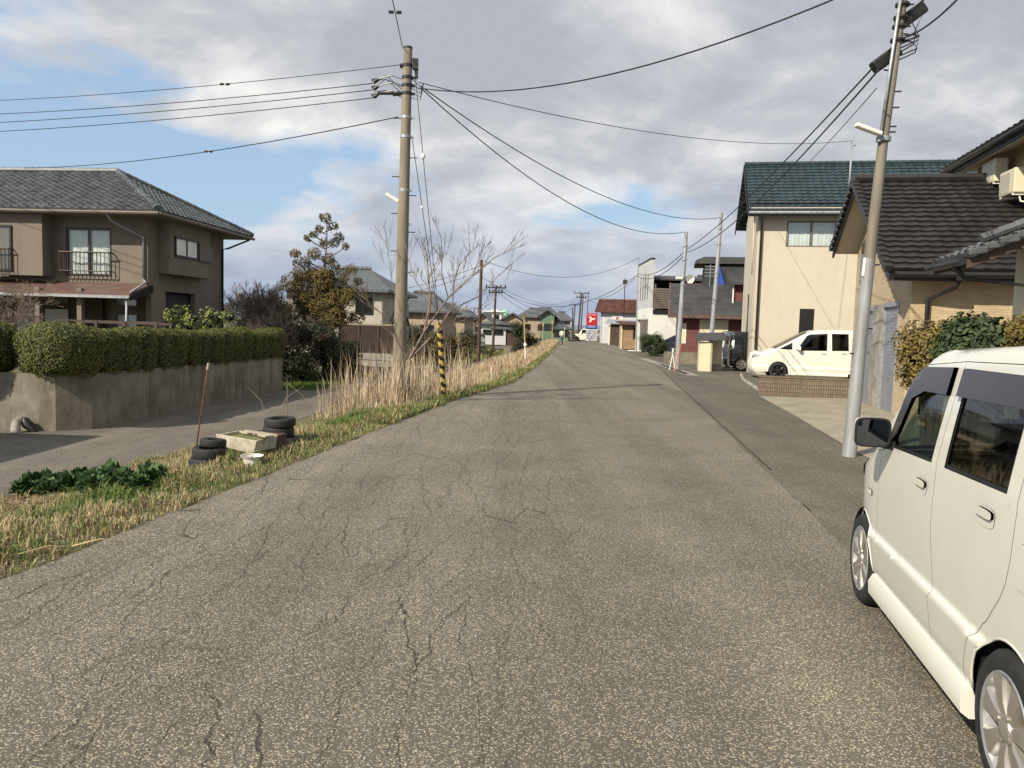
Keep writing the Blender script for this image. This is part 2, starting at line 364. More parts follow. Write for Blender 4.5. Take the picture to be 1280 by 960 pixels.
def stain(m, sc=5, lo=.42, hi=.62, dark=(.35,.33,.28), zs=.16):
    nt = m.node_tree; N = nt.nodes; L = nt.links; b = N['Principled BSDF']; src = b.inputs['Base Color'].links[0].from_socket
    tc = N.new('ShaderNodeTexCoord'); mp = N.new('ShaderNodeMapping'); mp.inputs['Scale'].default_value = (1,1,zs); L.new(tc.outputs['Object'], mp.inputs[0])
    n = N.new('ShaderNodeTexNoise'); n.inputs['Scale'].default_value = sc; n.inputs['Detail'].default_value = 8; n.inputs['Roughness'].default_value = .7; L.new(mp.outputs[0], n.inputs['Vector'])
    r = N.new('ShaderNodeValToRGB'); L.new(n.outputs[0], r.inputs[0]); r.color_ramp.elements[0].position = lo; r.color_ramp.elements[0].color = (*dark,1); r.color_ramp.elements[1].position = hi; r.color_ramp.elements[1].color = (1,1,1,1)
    x = N.new('ShaderNodeMix'); x.data_type = 'RGBA'; x.blend_type = 'MULTIPLY'; x.inputs[0].default_value = .75; L.new(src, x.inputs[6]); L.new(r.outputs[0], x.inputs[7]); L.new(x.outputs[2], b.inputs['Base Color'])
stain(M['concrete_wall'], 4, .36, .56, (.55,.52,.46), .25); stain(M['pole_concrete'], 9, .3, .5, (.7,.68,.62)); stain(M['stucco_taupe'], 3, .3, .5, (.82,.80,.78)); stain(M['stucco_cream'], 2.5, .28, .5, (.90,.88,.85), .2)
stain(M['car_white'], 1.3, .3, .62, (.92,.91,.87), .6); stain(M['tile_black'], 2.2, .34, .5, (.7,.7,.7), 1); stain(M['tile_grey'], 3, .34, .55, (.7,.7,.7), 1)
# ---------------- the ground ----------------
def lerp_table(T):
    def f(y):
        if y <= T[0][0]: return T[0][1]+(y-T[0][0])*(T[1][1]-T[0][1])/(T[1][0]-T[0][0])*.5
        for (a,b),(c,d) in zip(T, T[1:]):
            if y <= c: return b+(d-b)*(y-a)/(c-a)
        return T[-1][1]+(y-T[-1][0])*.07
    return f
road_left = lerp_table([(-12,-4.2),(0,-3.45),(4.73,-3.19),(5.8,-2.98),(8.56,-2.59),(13.2,-1.92),(16.7,-1.38),(23.1,0.0),(32,.85),(54,2.75),(92,5.64),(112,6.6)])
low_near = lerp_table([(-12,-8.0),(4,-7.1),(9.8,-6.62),(11.5,-6.5),(13.9,-5.98),(18,-5.4),(22.4,-4.9),(30,-3.7),(45,-2.2),(75,.6),(100,4.6),(112,5.6)])
wall_x = lambda y: -8.99+(y-16.36)*.0845
road_right = lambda y: 3.14+(y-9.22)*.138
def smooth(t): t = max(0,min(1,t)); return t*t*(3-2*t)
def low_z(y): return -.8*(1-smooth((y-70)/40))
def ground_z(x, y):
    a, b = low_near(y), road_left(y); zl = low_z(y)
    if x >= b: return 0.0
    if x <= a: return zl
    t = (x-a)/(b-a)
    return zl*(1-smooth(min(1,t*1.12))) - .035*math.sin(math.pi*t)
def GT(px, py):
    z = -.4
    for _ in range(25): p = G(px,py,z); z = z*.5+ground_z(p.x,p.y)*.5
    return Vector((p.x,p.y,ground_z(p.x,p.y)))
def frange(a,b,s):
    o=[]; x=a
    while x<b-1e-6: o.append(x); x+=s
    return o
YS = frange(-14,30,.5)+frange(30,60,1.5)+frange(60,130,4)+frange(130,400,30)+[400,700,1300,2600]
def build_ground():
    m = MB(); rows = []
    for y in YS:
        a, b = low_near(y), road_left(y)
        xs = [a-2600,a-600,a-150,a-60,a-30,a-15,a-8,a-4,a-2,a-.8,a-.3]+[a+(b-a)*i/16 for i in range(17)]+[b+.3,b+2,b+6,b+12,b+30,b+80,b+300,b+2600]
        rows.append([(x,y,ground_z(x,y)-(.05 if b+.1<x or x<a-.1 else 0) + (.03*noise.noise(Vector((x*.8,y*.8,0))) if a+.2<x<b-.3 else 0)) for x in xs])
    n = len(rows[0])
    m.add([p for r in rows for p in r], [(i*n+j,i*n+j+1,(i+1)*n+j+1,(i+1)*n+j) for i in range(len(rows)-1) for j in range(n-1)])
    o = m.build('ground', M['soil'], smooth='all'); o['kind'] = 'structure'
    # material: embankment soil with dry straw litter and green patches
    nt = M['soil'].node_tree
build_ground()
def sheet(name, rows, m, z=.0):
    b = MB(); n = len(rows[0]); b.add([p for r in rows for p in r], [(i*n+j,i*n+j+1,(i+1)*n+j+1,(i+1)*n+j) for i in range(len(rows)-1) for j in range(n-1)])
    o = b.build(name, m, smooth='all'); o['kind'] = 'structure'; return o
random.seed(5)
ys = [y for y in frange(-14,30,.12)]+[y for y in YS if 30<=y<=118]
rows = []
for y in ys:
    e = road_left(y)+.10*noise.noise(Vector((y*.9,3,0)))+.05*noise.noise(Vector((y*4,7,0)))
    rr = road_right(y) if y < 41 else (7.5+(y-41)*.085)
    rows.append([(e,y,-.03),(e+.05,y,.004)]+[(e+.05+(rr-e)*t,y,.004) for t in (.25,.5,.75)]+[(rr,y,.004)])
sheet('road', rows, M['asphalt'])
# right apron in darker, newer asphalt, out to the plots
ar = []
for y in [q for q in frange(-14,60,.25)]:
    r0 = road_right(y) if y < 41 else (7.5+(y-41)*.085)
    if y < 8: x1 = 9.0
    elif y < 21: x1 = 5.0+(y-11)*.165
    else: x1 = 10.2+(y-21)*.20 if y < 36 else 13+(y-36)*.2
    x1 += .6 if 7.9<y<21 else 0
    ar.append([(r0-.02+.05*noise.noise(Vector((y*1.3,5,0))),y,.0075),(x1,y,.0075)])
sheet('road_shoulder', ar, M['asphalt_dark'])
# lower road
lr = []
for y in frange(-14,110,.6):
    a = low_near(y); z = low_z(y)+.006
    if y < 16.2: x0 = -60
    elif y < 27: x0 = wall_x(y)+.0
    else: x0 = a-3.9
    e = a-.05+.12*noise.noise(Vector((y*.6,11,0)))
    lr.append([(x0,y,z),(x0*.5+e*.5,y,z),(e,y,z)])
sheet('lower_road', lr, M['asphalt_low'])
# concrete driveway in front of the garage
dz = .014
mat('driveway', (.34,.30,.225), .85, .2, 1.6, bump=.3, bscale=70, col2=(.22,.20,.155), detail=9)
drv = [[(4.6,8.0,dz),(9.0,8.0,dz)],[(5.0,11,dz),(9.4,11,dz)],[(5.9,16,dz),(9.4,16,dz)],[(6.65,20.6,dz),(9.6,20.6,dz)]]
sheet('driveway', drv, M['driveway'])
brick_mat('pavers', (.30,.28,.26), (.22,.21,.20), (.12,.11,.10), .3, .3, .03, off=0)
def pave():
    b = MB(); A = Vector((8.2,22.6,0)); a = R(11.4); u = Vector((math.cos(a),-math.sin(a),0)); v = Vector((math.sin(a),math.cos(a),0))
    nt = 0
    for i in range(14):
        for j in range(28):
            p = A+u*(i*.46)+v*(j*.46-1.0)
            b.T = Matrix.Translation(p) @ Matrix.Rotation(-a,4,'Z'); b.box((.22,.22,.008),(.43,.43,.03)); b.T = None
    o = b.build('paved_yard', M['concrete']); o['kind']='structure'
pave()
# kerb line of the yard
kb = MB(); kb.tube([(7.05,21.4,.02),(8.3,27.5,.02),(9.4,31.5,.02)],.07,4); o = kb.build('kerb', M['concrete']); o['kind']='structure'
# roadside gutter and its dark slot near the bush
gt = MB()
p0, p1 = G(803,452), G(893,468)
d = (p1-p0).normalized(); nrm = Vector((d.y,-d.x,0)); 
def strip(b, a, c, w0, w1, z, mi=0):
    dd=(c-a).normalized(); n=Vector((dd.y,-dd.x,0)); b.add([a+n*w0+Vector((0,0,z)),c+n*w0+Vector((0,0,z)),c+n*w1+Vector((0,0,z)),a+n*w1+Vector((0,0,z))],[(0,1,2,3)],mi)
g0, g1 = Vector((7.9,47,0)), Vector((7.0,29.5,0))
strip(gt, g1, g0, -.25,.25,.012); strip(gt, Vector((6.95,30.5,0)), Vector((7.5,39,0)), -.10,.12,.017,1)
o = gt.build('gutter', [M['concrete'],M['black']]); o['kind']='structure'
sm = MB()   # old seams in the asphalt
for (a,c) in (((3.2,9.3),(4.42,18.3)),((4.42,18.3),(7.5,41.2))): strip(sm, Vector((*a,0)), Vector((*c,0)), -.009,.009,.012)
for k in range(1):
    pts = [(-1.3+i*.46, 17.35+.10*i+.08*math.sin(i*1.7), .008) for i in range(13)]
o = sm.build('road_seam', M['black']); o['kind']='structure'
# crossing street at the far junction, with hills beyond
fr = sheet('far_street', [[(-40,118,.01),(90,95,.01)],[(-40,126,.01),(90,103,.01)]], M['asphalt_low'])
gp = sheet('grass_plot', [[(-20,27.6,-.77),(-7.2,27.6,-.77)],[(-20,37,-.77),(-6.6,37,-.77)]], M['grass_green'])
# terrace of the left plot (garden soil behind the wall)
tb = MB(); tb.bx(-45,wall_x(16.2)-.15,16.3,27.0,-.7,.22); o = tb.build('garden_terrace', M['soil']); o['kind']='structure'
def hills(name, dist, x0, x1, h, m, seed, depth):
    b = MB(); n = 90; vs=[]; fs=[]
    for k, (dy, f) in enumerate(((0,0),(depth*.4,.7),(depth,1.0),(depth*2,.1))):
        for i in range(n):
            x = x0+(x1-x0)*i/(n-1); e = math.sin(math.pi*i/(n-1))**.5
            hh = h*(.55+.45*noise.noise(Vector((x/dist*3,seed,0)))+.25*noise.noise(Vector((x/dist*11,seed,0))))*e
            vs.append((x,dist+dy,max(-2,hh*f-2)))
    for k in range(3):
        for i in range(n-1): fs.append((k*n+i,k*n+i+1,(k+1)*n+i+1,(k+1)*n+i))
    b.add(vs,fs); o = b.build(name, m, smooth='all'); o['kind']='structure'
hills('hills', 900, -800, -160, 52, M['hill'], 1.3, 200)
hills('far_hills', 2200, -2000, 1300, 34, M['hill_far'], 4.7, 400)
# ---------------- vehicles ----------------
def catmull(pts, n=5):
    out = []
    for i in range(len(pts)-1):
        p0 = pts[max(i-1,0)]; p1 = pts[i]; p2 = pts[i+1]; p3 = pts[min(i+2,len(pts)-1)]
        for k in range(n):
            t = k/n; o=[]
            for a,b,c,d in zip(p0,p1,p2,p3):
                o.append(.5*((2*b)+(-a+c)*t*.7+(2*a-5*b+4*c-d)*t*t*.35*0+0) if False else (b+(c-b)*t) )
            # cubic hermite with tamed tangents
            T=.35; h=[]
            for a,b,c,d in zip(p0,p1,p2,p3):
                m1=(c-a)*T; m2=(d-b)*T
                h.append((2*t**3-3*t*t+1)*b+(t**3-2*t*t+t)*m1+(-2*t**3+3*t*t)*c+(t**3-t*t)*m2)
            out.append(tuple(h))
    out.append(tuple(pts[-1])); return out
def arcp(cx, cz, r, a0, a1, n=18): return [(cx+r*math.cos(R(a0+(a1-a0)*i/n)), cz+r*math.sin(R(a0+(a1-a0)*i/n))) for i in range(n+1)]
def inset(poly, d):
    n = len(poly); area = sum(poly[i][0]*poly[(i+1)%n][1]-poly[(i+1)%n][0]*poly[i][1] for i in range(n))
    sgn = 1 if area > 0 else -1; out = []
    for i in range(n):
        a, b, c = Vector(poly[i-1]), Vector(poly[i]), Vector(poly[(i+1)%n])
        e1, e2 = (b-a), (c-b)
        if e1.length < 1e-6 or e2.length < 1e-6: out.append(tuple(b)); continue
        e1.normalize(); e2.normalize(); n1 = Vector((-e1.y,e1.x))*sgn; n2 = Vector((-e2.y,e2.x))*sgn
        m = n1+n2
        if m.length < .3: out.append(tuple(b+n1*d)); continue
        m.normalize(); k = d/max(.5,m.dot(n1)); out.append(tuple(b+m*k))
    return out
def seg_dist(px, pz, a, b):
    dx, dz = b[0]-a[0], b[1]-a[1]; L2 = dx*dx+dz*dz; t = 0 if L2 == 0 else max(0,min(1,((px-a[0])*dx+(pz-a[1])*dz)/L2))
    return math.hypot(px-a[0]-dx*t, pz-a[1]-dz*t)
class CarShape:
    def __init__(s, d): 
        s.d = d; s.ctrl = d['profile']; s.n = 5; s.prof = catmull(s.ctrl, s.n); s.front = s.ctrl[2][0]; s.rear = min(p[0] for p in s.ctrl)
    def pp(s, i, j): return s.prof[i*s.n:j*s.n+1]
    def w(s, y, z, dd=None):
        d = s.d; w = d['hw']
        if z < .36: w -= .05*((.36-z)/.2)**2
        w += d.get('crease', .012)*smooth((d.get('cz',.52)-z)/.035)-.012
        w -= .012*((z-.78)/.3)**2 if z < d['belt'] else .008
        if z > d['belt']: w -= d['tumble']*((z-d['belt'])/.55)**1.15
        L = d.get('tl', .75)
        if y > s.front-L: w -= d.get('tf',.16)*((y-s.front+L)/L)**2.4
        if y < s.rear+.5: w -= d.get('tr',.06)*((s.rear+.5-y)/.5)**2
        if dd is None: dd = min(seg_dist(y,z,a,b) for a,b in zip(s.prof, s.prof[1:]))
        r = d.get('round', .09)
        if dd < r: w -= r*(1-math.sqrt(max(0,1-(1-dd/r)**2)))*.85
        return w
def panel(shape, name, m, parent, outer, holes=(), off=0.0, step=.06, gap=.0018, side=-1, lip=.014, smooth_=True):
    bm = bmesh.new(); outer = inset(outer, gap) if gap else outer
    def loop(pts):
        vs = [bm.verts.new((p[0],p[1],0)) for p in pts]
        return [bm.edges.new((vs[i],vs[(i+1)%len(vs)])) for i in range(len(vs))]
    es = loop(outer)
    for h in holes: es += loop(h)
    bmesh.ops.triangle_fill(bm, use_beauty=True, use_dissolve=False, edges=es, normal=(0,0,1))
    xs = [p[0] for p in outer]; zs = [p[1] for p in outer]
    for ax, lo, hi in ((0,min(xs),max(xs)),(1,min(zs),max(zs))):
        v = math.floor(lo/step)*step+step
        while v < hi:
            co = (v,0,0) if ax==0 else (0,v,0); no = (1,0,0) if ax==0 else (0,1,0)
            bmesh.ops.bisect_plane(bm, geom=bm.verts[:]+bm.edges[:]+bm.faces[:], dist=1e-5, plane_co=co, plane_no=no); v += step
    bmesh.ops.dissolve_limit(bm, angle_limit=.0001, verts=bm.verts, edges=bm.edges) if False else None
    def W(y,z): return shape.w(y,z)+off
    bm.verts.ensure_lookup_table(); normals = []
    for v in bm.verts:
        y, z = v.co.x, v.co.y; w = W(y,z); e = .006
        dy = (W(y+e,z)-W(y-e,z))/(2*e); dzz = (W(y,z+e)-W(y,z-e))/(2*e)
        n = Vector((1,-dy,-dzz)).normalized(); normals.append(Vector((n.x*side,n.y,n.z))); v.co = (side*w, y, z)
    nv = len(bm.verts)
    be = [e for e in bm.edges if e.is_boundary]
    me = bpy.data.meshes.new(name)
    vs = [v.co.copy() for v in bm.verts]; bm.verts.index_update(); fs = [[v.index for v in f.verts] for f in bm.faces]
    # orient outward
    out = []
    for f in fs:
        a,b,c = vs[f[0]],vs[f[1]],vs[f[2]]
        if (b-a).cross(c-a).x*side < 0: f = f[::-1]
        out.append(f)
    nn = list(normals)
    if lip:
        for e in be:
            a, b = e.verts[0].index, e.verts[1].index; k = len(vs)
            for q in (a, b): vs.append(vs[q].copy()); 
            for q in (a, b): vs.append(vs[q]+Vector((-side*lip,0,0)))
            out.append([k,k+1,k+3,k+2]); t = (vs[b]-vs[a]); nrm = t.cross(Vector((side,0,0))); nrm = nrm.normalized() if nrm.length>1e-9 else Vector((0,0,1))
            nn += [nrm]*4
    me.from_pydata([tuple(v) for v in vs], [], out); me.materials.append(m)
    me.polygons.foreach_set('use_smooth',[True]*len(me.polygons)); me.update()
    me.normals_split_custom_set_from_vertices([tuple(n) for n in nn])
    bm.free(); o = bpy.data.objects.new(name, me); COL.objects.link(o); o.parent = parent; return o
def top_strip(shape, name, m, parent, i, j, crown=.03, shrink=0.0, off=0.0, n=12, frac=(0,1)):
    pts = shape.pp(i, j); k = len(pts); a, b = int(frac[0]*(k-1)), int(frac[1]*(k-1)); pts = pts[a:b+1]
    mb = MB(); rows = []
    for q, p in enumerate(pts):
        pa = pts[max(q-1,0)]; pb = pts[min(q+1,len(pts)-1)]; t = Vector((pb[0]-pa[0],pb[1]-pa[1])).normalized(); nr = Vector((t.y,-t.x))
        if nr.y < 0 and abs(t.x) > abs(t.y): nr = -nr
        if abs(t.y) >= abs(t.x) and nr.x*(p[0]-(shape.front+shape.rear)/2) < 0: nr = -nr
        w = shape.w(p[0],p[1],0)-shrink
        for u in range(n+1):
            x = -1+2*u/n; c = crown*(1-x*x)+off; mb.v.append((x*w, p[0]+nr.x*c, p[1]+nr.y*c))
    r = n+1
    for q in range(len(pts)-1):
        for u in range(n): mb.f.append((q*r+u,q*r+u+1,(q+1)*r+u+1,(q+1)*r+u)); mb.m.append(0)
    o = mb.build(name, m, parent, smooth='all'); return o
def make_wheel(parent, c, r, side, spokes=7, style='alloy', w=.165, steer=0):
    wh = MB(); tw = w
    prof = [(r*.70,-tw*.5),(r*.80,-tw*.54),(r*.93,-tw*.5),(r*.985,-tw*.40),(r,-tw*.2),(r,tw*.2),(r*.985,tw*.40),(r*.93,tw*.5),(r*.80,tw*.54),(r*.70,tw*.5)]
    wh.lathe(prof, 40, 0, 'x', c)
    o = wh.build('wheel', [M['rubber']], parent, smooth=True)
    rm = MB(); rr = r*.70; fx = side*tw*.5
    S = lambda h: h*side
    rm.lathe([(rr*1.02,S(tw*.50)),(rr*1.0,S(tw*.53)),(rr*.93,S(tw*.50)),(rr*.90,S(tw*.30)),(rr*.86,S(-tw*.3)),(0.001,S(-tw*.3))], 40, 1 if False else 0, 'x', c)
    mt = M['rim_alloy'] if style=='alloy' else M['rim_dark']
    sp = MB()
    for k in range(spokes):
        a = 2*math.pi*k/spokes+.2; ca, sa = math.cos(a), math.sin(a)
        def pt(rad, t, h): return (c[0]+side*h, c[1]+ca*rad-sa*t, c[2]+sa*rad+ca*t)
        ww0, ww1 = rr*.20*7/spokes, rr*.27*7/spokes
        vs = []
        for (rad, t, h) in ((rr*.12,ww0*.6,tw*.44),(rr*.45,ww0*.75,tw*.50),(rr*.75,ww1*.8,tw*.50),(rr*.97,ww1*1.25,tw*.50)):
            vs += [pt(rad,-t,h-.012),pt(rad,-t*.75,h),pt(rad,t*.75,h),pt(rad,t,h-.012),pt(rad,t,h-.045),pt(rad,-t,h-.045)]
        fs = [(i*6+j,i*6+(j+1)%6,(i+1)*6+(j+1)%6,(i+1)*6+j) for i in range(3) for j in range(6)]
        sp.add(vs, fs)
    cp = [(0.001,side*tw*.56),(rr*.13,side*tw*.55),(rr*.22,side*tw*.50),(rr*.24,side*tw*.42)]
    sp.lathe(cp, 20, 0, 'x', c)
    for k in range(4):
        a = 2*math.pi*k/4+.4; sp.lathe([(.001,side*tw*.53),(.012,side*tw*.53),(.012,side*tw*.45)],8,0,'x',(c[0],c[1]+math.cos(a)*rr*.27,c[2]+math.sin(a)*rr*.27))
    ri = rm.build('rim', M['steel'] if style=='alloy' else M['rim_dark'], o, smooth=True)
    s2 = sp.build('spokes', mt, o, smooth=True)
    return o
def gen_spec(**k):
    d = dict(hw=.735, wb=2.13, fo=.49, ro=.66, r=.28, belt=1.06, beltr=1.10, rz=1.65, tumble=.10, nose=.90, cs=2.03, cz_=1.0, ts=1.43, tz=1.565, rs=-.50, sF=1.80, sB=.90, sC=.06, wf=1.60, sill=.26, crease=.03)
    d.update(k); wb, fo, ro = d['wb'], d['fo'], d['ro']
    d['profile'] = d.get('profile') or [(wb+fo-.12,.20),(wb+fo-.02,.35),(wb+fo,.58),(wb+fo-.05,d['nose']-.10),(wb+fo-.20,d['nose']),(d['cs'],d['cz_']),(d['ts'],d['tz']),
        (d['ts']-.34,d['rz']-.035),(d['ts']*.45+d['rs']*.55,d['rz']),(d['rs']+.3,d['rz']-.012),(d['rs'],d['rz']-.07),(d['rs']*.45-ro*.55,d['belt']+.16),(-ro+.02,d['belt']-.14),(-ro,.5),(-ro+.04,.22)]
    return d
def make_car(name, label, loc, rotz, spec, paint, glass='car_glass_dark', visors=False, wheel='alloy', spokes=7, handle=None, detail=True, group=None, rear_lamps=True, cat='car'):
    d = spec; S = CarShape(d); t = thing(name, label, cat, loc, rotz, group); pm = M[paint]
    wb, r, hw, belt, br = d['wb'], d['r'], d['hw'], d['belt'], d['beltr']; ra = r+.03; top = S.prof
    sF, sB, sC, sill = d['sF'], d['sB'], d['sC'], d['sill']; cs, cz_, ts, tz, rs, rz = d['cs'], d['cz_'], d['ts'], d['tz'], d['rs'], d['rz']
    zt = tz-.02                                   # door tops at windscreen head
    A0, A1, A2 = (sF-.10,cz_+.045), (ts+.10,tz-.10), (ts-.06,tz-.035)
    DB, DC = (sB-.02,rz-.085), (sC,rz-.07)
    Q = (rs+.06,rz-.16)
    dedge = ([(sC-.008,.88),(sC+.012,.79),(sC+.05,.72)]+arcp(0,r,ra+.075,56,4,7)+[(ra+.075,sill)]) if sC<.2 else [(sC,.6),(sC,sill)]
    fender = S.pp(0,5)+[(sF,cz_+.01),(sF,sill)]+arcp(wb,r,ra,180,0)+[(wb+ra,sill)]
    fdoor = [(sF,cz_+.01),A0,A1,A2,DB,(sB,br),(sB-.01,.80),(sB-.10,.40),(sB-.11,sill),(sF,sill)]
    rdoor = [DB,DC,(sC-.01,.98)]+dedge+[(sB-.11,sill),(sB-.10,.40),(sB-.01,.80),(sB,br)]
    rail = S.pp(5,10)+[Q,DC,DB,A2,A1,A0,(sF,cz_+.01)]
    quarter = [DC,Q]+S.pp(10,14)+[(-ra,.25)]+arcp(0,r,ra,180,0)+[(ra,sill)]+dedge[::-1]+[(sC-.01,.98)]
    # windows
    wf = [(d['wf'],belt+.0),(sB+.07,belt+.02),(sB+.055,rz-.135),(ts-.10,tz-.065),(ts+.02,tz-.12)]
    wr = [(sB-.10,br-.015),(sC+.09,br),(sC+.10,rz-.13),(sB-.09,rz-.135)]
    wq = [(sC-.06,br+.02),(rs*.5-d['ro']*.5+.12,br+.05),(rs+.10,rz-.25),(sC-.05,rz-.15)]
    for side in (-1, 1):
        P_ = lambda nm, o, h=(), m=pm, **k: panel(S, nm, m, t, o, h, side=side, **{'step': .03 if visors else .07, **k})
        body = P_('fender', fender); 
        fd = P_('door', fdoor, [wf]); rd = P_('door', rdoor, [wr]); P_('roof_rail', rail); qp = P_('rear_quarter', quarter, [wq])
        liner_out = [top[i] for i in range(0,len(top))]+[(-ra-.02,.22)]+arcp(0,r,ra+.015,180,0)+[(ra+.02,.22),(wb-ra-.02,.22)]+arcp(wb,r,ra+.015,180,0)+[(wb+ra+.02,.22)]
        g2 = [inset(q,-.02) for q in (wf,wr,wq)]
        P_('liner', inset(liner_out,.012), g2, m=M['black'], off=-.02, gap=0, lip=0, step=.15)
        for q, par in ((wf,fd),(wr,rd),(wq,qp)):
            w_ = panel(S,'window', M[glass if q is wf or glass!='car_glass' else 'car_glass_dark'], par, inset(q,.004), side=side, off=-.010, gap=0, lip=0)
            panel(S,'window_seal', M['plastic_black'], par, inset(q,-.001), [inset(q,.018)], side=side, off=-.004, gap=0, lip=.006)
        if d.get('tri'): panel(S,'quarter_glass', M['car_black'], body, d['tri'], side=side, off=.004, gap=0, lip=.006)
        # sill skirt
        sk = MB(); n = 12
        for i in range(n):
            pass
        y0, y1 = (wb-ra-.02, ra+.03); pts=[]
        for i in range(n+1):
            y = y0+(y1-y0)*i/n; w = S.w(y,.3); pts += [(side*(w-.03),y,sill+.03),(side*(w+.006),y,sill+.02),(side*(w+.028),y,sill-.02),(side*(w+.024),y,sill-.09),(side*(w-.01),y,sill-.115),(side*(w-.2),y,sill-.10)]
        sk.add(pts, [(i*6+j,i*6+j+1,(i+1)*6+j+1,(i+1)*6+j) for i in range(n) for j in range(5)]+[(0,1,2,3,4,5),tuple(n*6+q for q in range(6))]); sk.build('side_skirt', pm, t, smooth=True)
        # wheel wells
        for cy in (0, wb):
            ww = MB(); vs=[]; 
            for (yy,zz) in arcp(cy,r,ra+.01,190,-10,16): vs += [(side*(hw-.035),yy,zz),(side*(hw-.32),yy,zz)]
            ww.add(vs,[(2*i,2*i+1,2*i+3,2*i+2) for i in range(16)]); ww.add([(side*(hw-.32),yy,zz) for yy,zz in arcp(cy,r,ra+.01,190,-10,16)],[tuple(range(17))]); ww.build('wheel_arch', M['black'], t)
            make_wheel(t, (side*(hw-.095 if cy==0 else hw-.10),cy,r), r, side, spokes, wheel)
            # arch lip
            if detail:
                al = MB(); al.tube([(side*(S.w(yy,max(zz,.25))-.002),yy,zz) for yy,zz in arcp(cy,r,ra-.002,178,2,20)],.006,6); al.build('arch_trim', pm, t, smooth='all')
        # mirror
        if True:
            mx, my, mz = side*(S.w(sF-.2,belt)+.0), sF-.19, belt+.015
            mm = MB(); c = Vector((mx+side*.115,my,mz+.065))
            n1 = 8; k1 = 20; vs=[]; 
            for (yy,sc) in ((.055,.35),(.045,.72),(.015,.95),(-.02,1.0),(-.04,1.0)):
                for q in range(k1):
                    a=2*math.pi*q/k1; ca,sa=math.cos(a),math.sin(a); e=.45
                    vs.append((c.x+.095*sc*math.copysign(abs(ca)**e,ca), c.y+yy, c.z+.083*sc*math.copysign(abs(sa)**e,sa)))
            fs=[(i*k1+j,i*k1+(j+1)%k1,(i+1)*k1+(j+1)%k1,(i+1)*k1+j) for i in range(4) for j in range(k1)]+[tuple(range(k1))]
            mm.add(vs,fs); mo = mm.build('mirror', pm, t, smooth=True)
            m2 = MB(); vs=[]
            for (yy,sc) in ((-.041,1.0),(-.052,.98),(-.052,.88),(-.047,.86)):
                for q in range(k1):
                    a=2*math.pi*q/k1; ca,sa=math.cos(a),math.sin(a); e=.45; vs.append((c.x+.095*sc*math.copysign(abs(ca)**e,ca), c.y+yy, c.z+.083*sc*math.copysign(abs(sa)**e,sa)))
            m2.add(vs,[(i*k1+j,i*k1+(j+1)%k1,(i+1)*k1+(j+1)%k1,(i+1)*k1+j) for i in range(3) for j in range(k1)])
            m2.box((mx+side*.01,my+.0,mz+.0),(.07,.05,.05)); m2.tube([(mx-side*.03,my,mz-.02),(mx+side*.07,my,mz+.01)],.022,8); m2.build('mirror_frame', M['black'], mo, smooth=True)
            m3 = MB(); m3.add(vs[-k1:],[tuple(range(k1))]); m3.build('mirror_glass', M['mirror'], mo)
        # handles
        for (hy,hz,par) in ((sB+.17,belt-.105,fd),(sC+.24,belt-.075,rd)):
            se = lambda a, b, cy, cz, e=.5: [(cy+a*math.copysign(abs(math.cos(q))**e,math.cos(q)), cz+b*math.copysign(abs(math.sin(q))**e,math.sin(q))) for q in [2*math.pi*i/22+.1 for i in range(22)]]
            panel(S,'handle_recess', pm, par, se(.085,.040,hy,hz-.004,.6), side=side, off=.002, gap=0, lip=.004)
            panel(S,'handle', pm if not handle else M[handle], par, se(.078,.017,hy,hz+.010,.6), side=side, off=.013, gap=0, lip=.012, step=.02)
        if visors:
            for q,par,(a,b) in ((wf,fd,(None,None)),(wr,rd,(None,None))):
                if q is wf: vp = [(d['wf']+.03,belt+.015),(ts+.05,tz-.10),(ts-.10,tz-.045),(sB+.045,rz-.115),(sB+.045,rz-.245),(ts-.18,tz-.165),(ts-.02,tz-.215),(d['wf']-.10,belt+.09)]
                else: vp = [(sB-.075,rz-.115),(sC+.085,rz-.115),(sC+.085,rz-.235),(sB-.075,rz-.24)]
                panel(S,'rain_visor', M['visor'], par, vp, side=side, off=.022, gap=0, lip=.02)
    if detail:
        fl = panel(S,'fuel_flap', pm, qp if False else t, [(-.02,.80),(-.20,.80),(-.20,.96),(-.02,.96)], side=-1, off=.003, gap=0, lip=.01)
        # side indicator
        panel(S,'side_indicator', M['insulator'], t, [(sF+.22,.72),(sF+.12,.72),(sF+.12,.75),(sF+.22,.75)], side=-1, off=.006, gap=0, lip=.01)
    top_strip(S,'front_bumper', pm, t, 0, 4, .10); top_strip(S,'hood', pm, t, 4, 5, .05)
    top_strip(S,'windscreen', M['car_glass' if glass=='car_glass' else 'car_glass_dark'], t, 5, 6, .07, .045, -.004); 
    top_strip(S,'roof', pm, t, 6, 10, .035)
    top_strip(S,'tailgate', pm, t, 10, 14, .04)
    top_strip(S,'rear_window', M['car_glass_dark'], t, 10, 11, .04, .12, .012, frac=(.15,.95))
    if detail:
        mt = MB()   # mud and black lower grille
        mt.bx(-.32,.32,S.front-.02,S.front+.105,.36,.50); mt.build('grille', M['plastic_black'], t, bevel=.02)
    hl = MB()
    for side in (-1,1):
        panel(S,'headlight', M['car_silver'] if paint!='car_silver' else M['insulator'], t, [(S.front-.02,d['nose']-.20),(S.front-.03,d['nose']-.06),(S.front-.38,d['nose']+.0),(S.front-.30,d['nose']-.10)], side=side, off=.008, gap=0)
        if rear_lamps: panel(S,'tail_lamp', M[d.get('lamp','sign_red')], t, [(S.rear+.02,belt-.12),(S.rear+.16,belt-.10),(S.rear+.18,belt+.30),(S.rear+.08,belt+.30)], side=side, off=.006, gap=0)
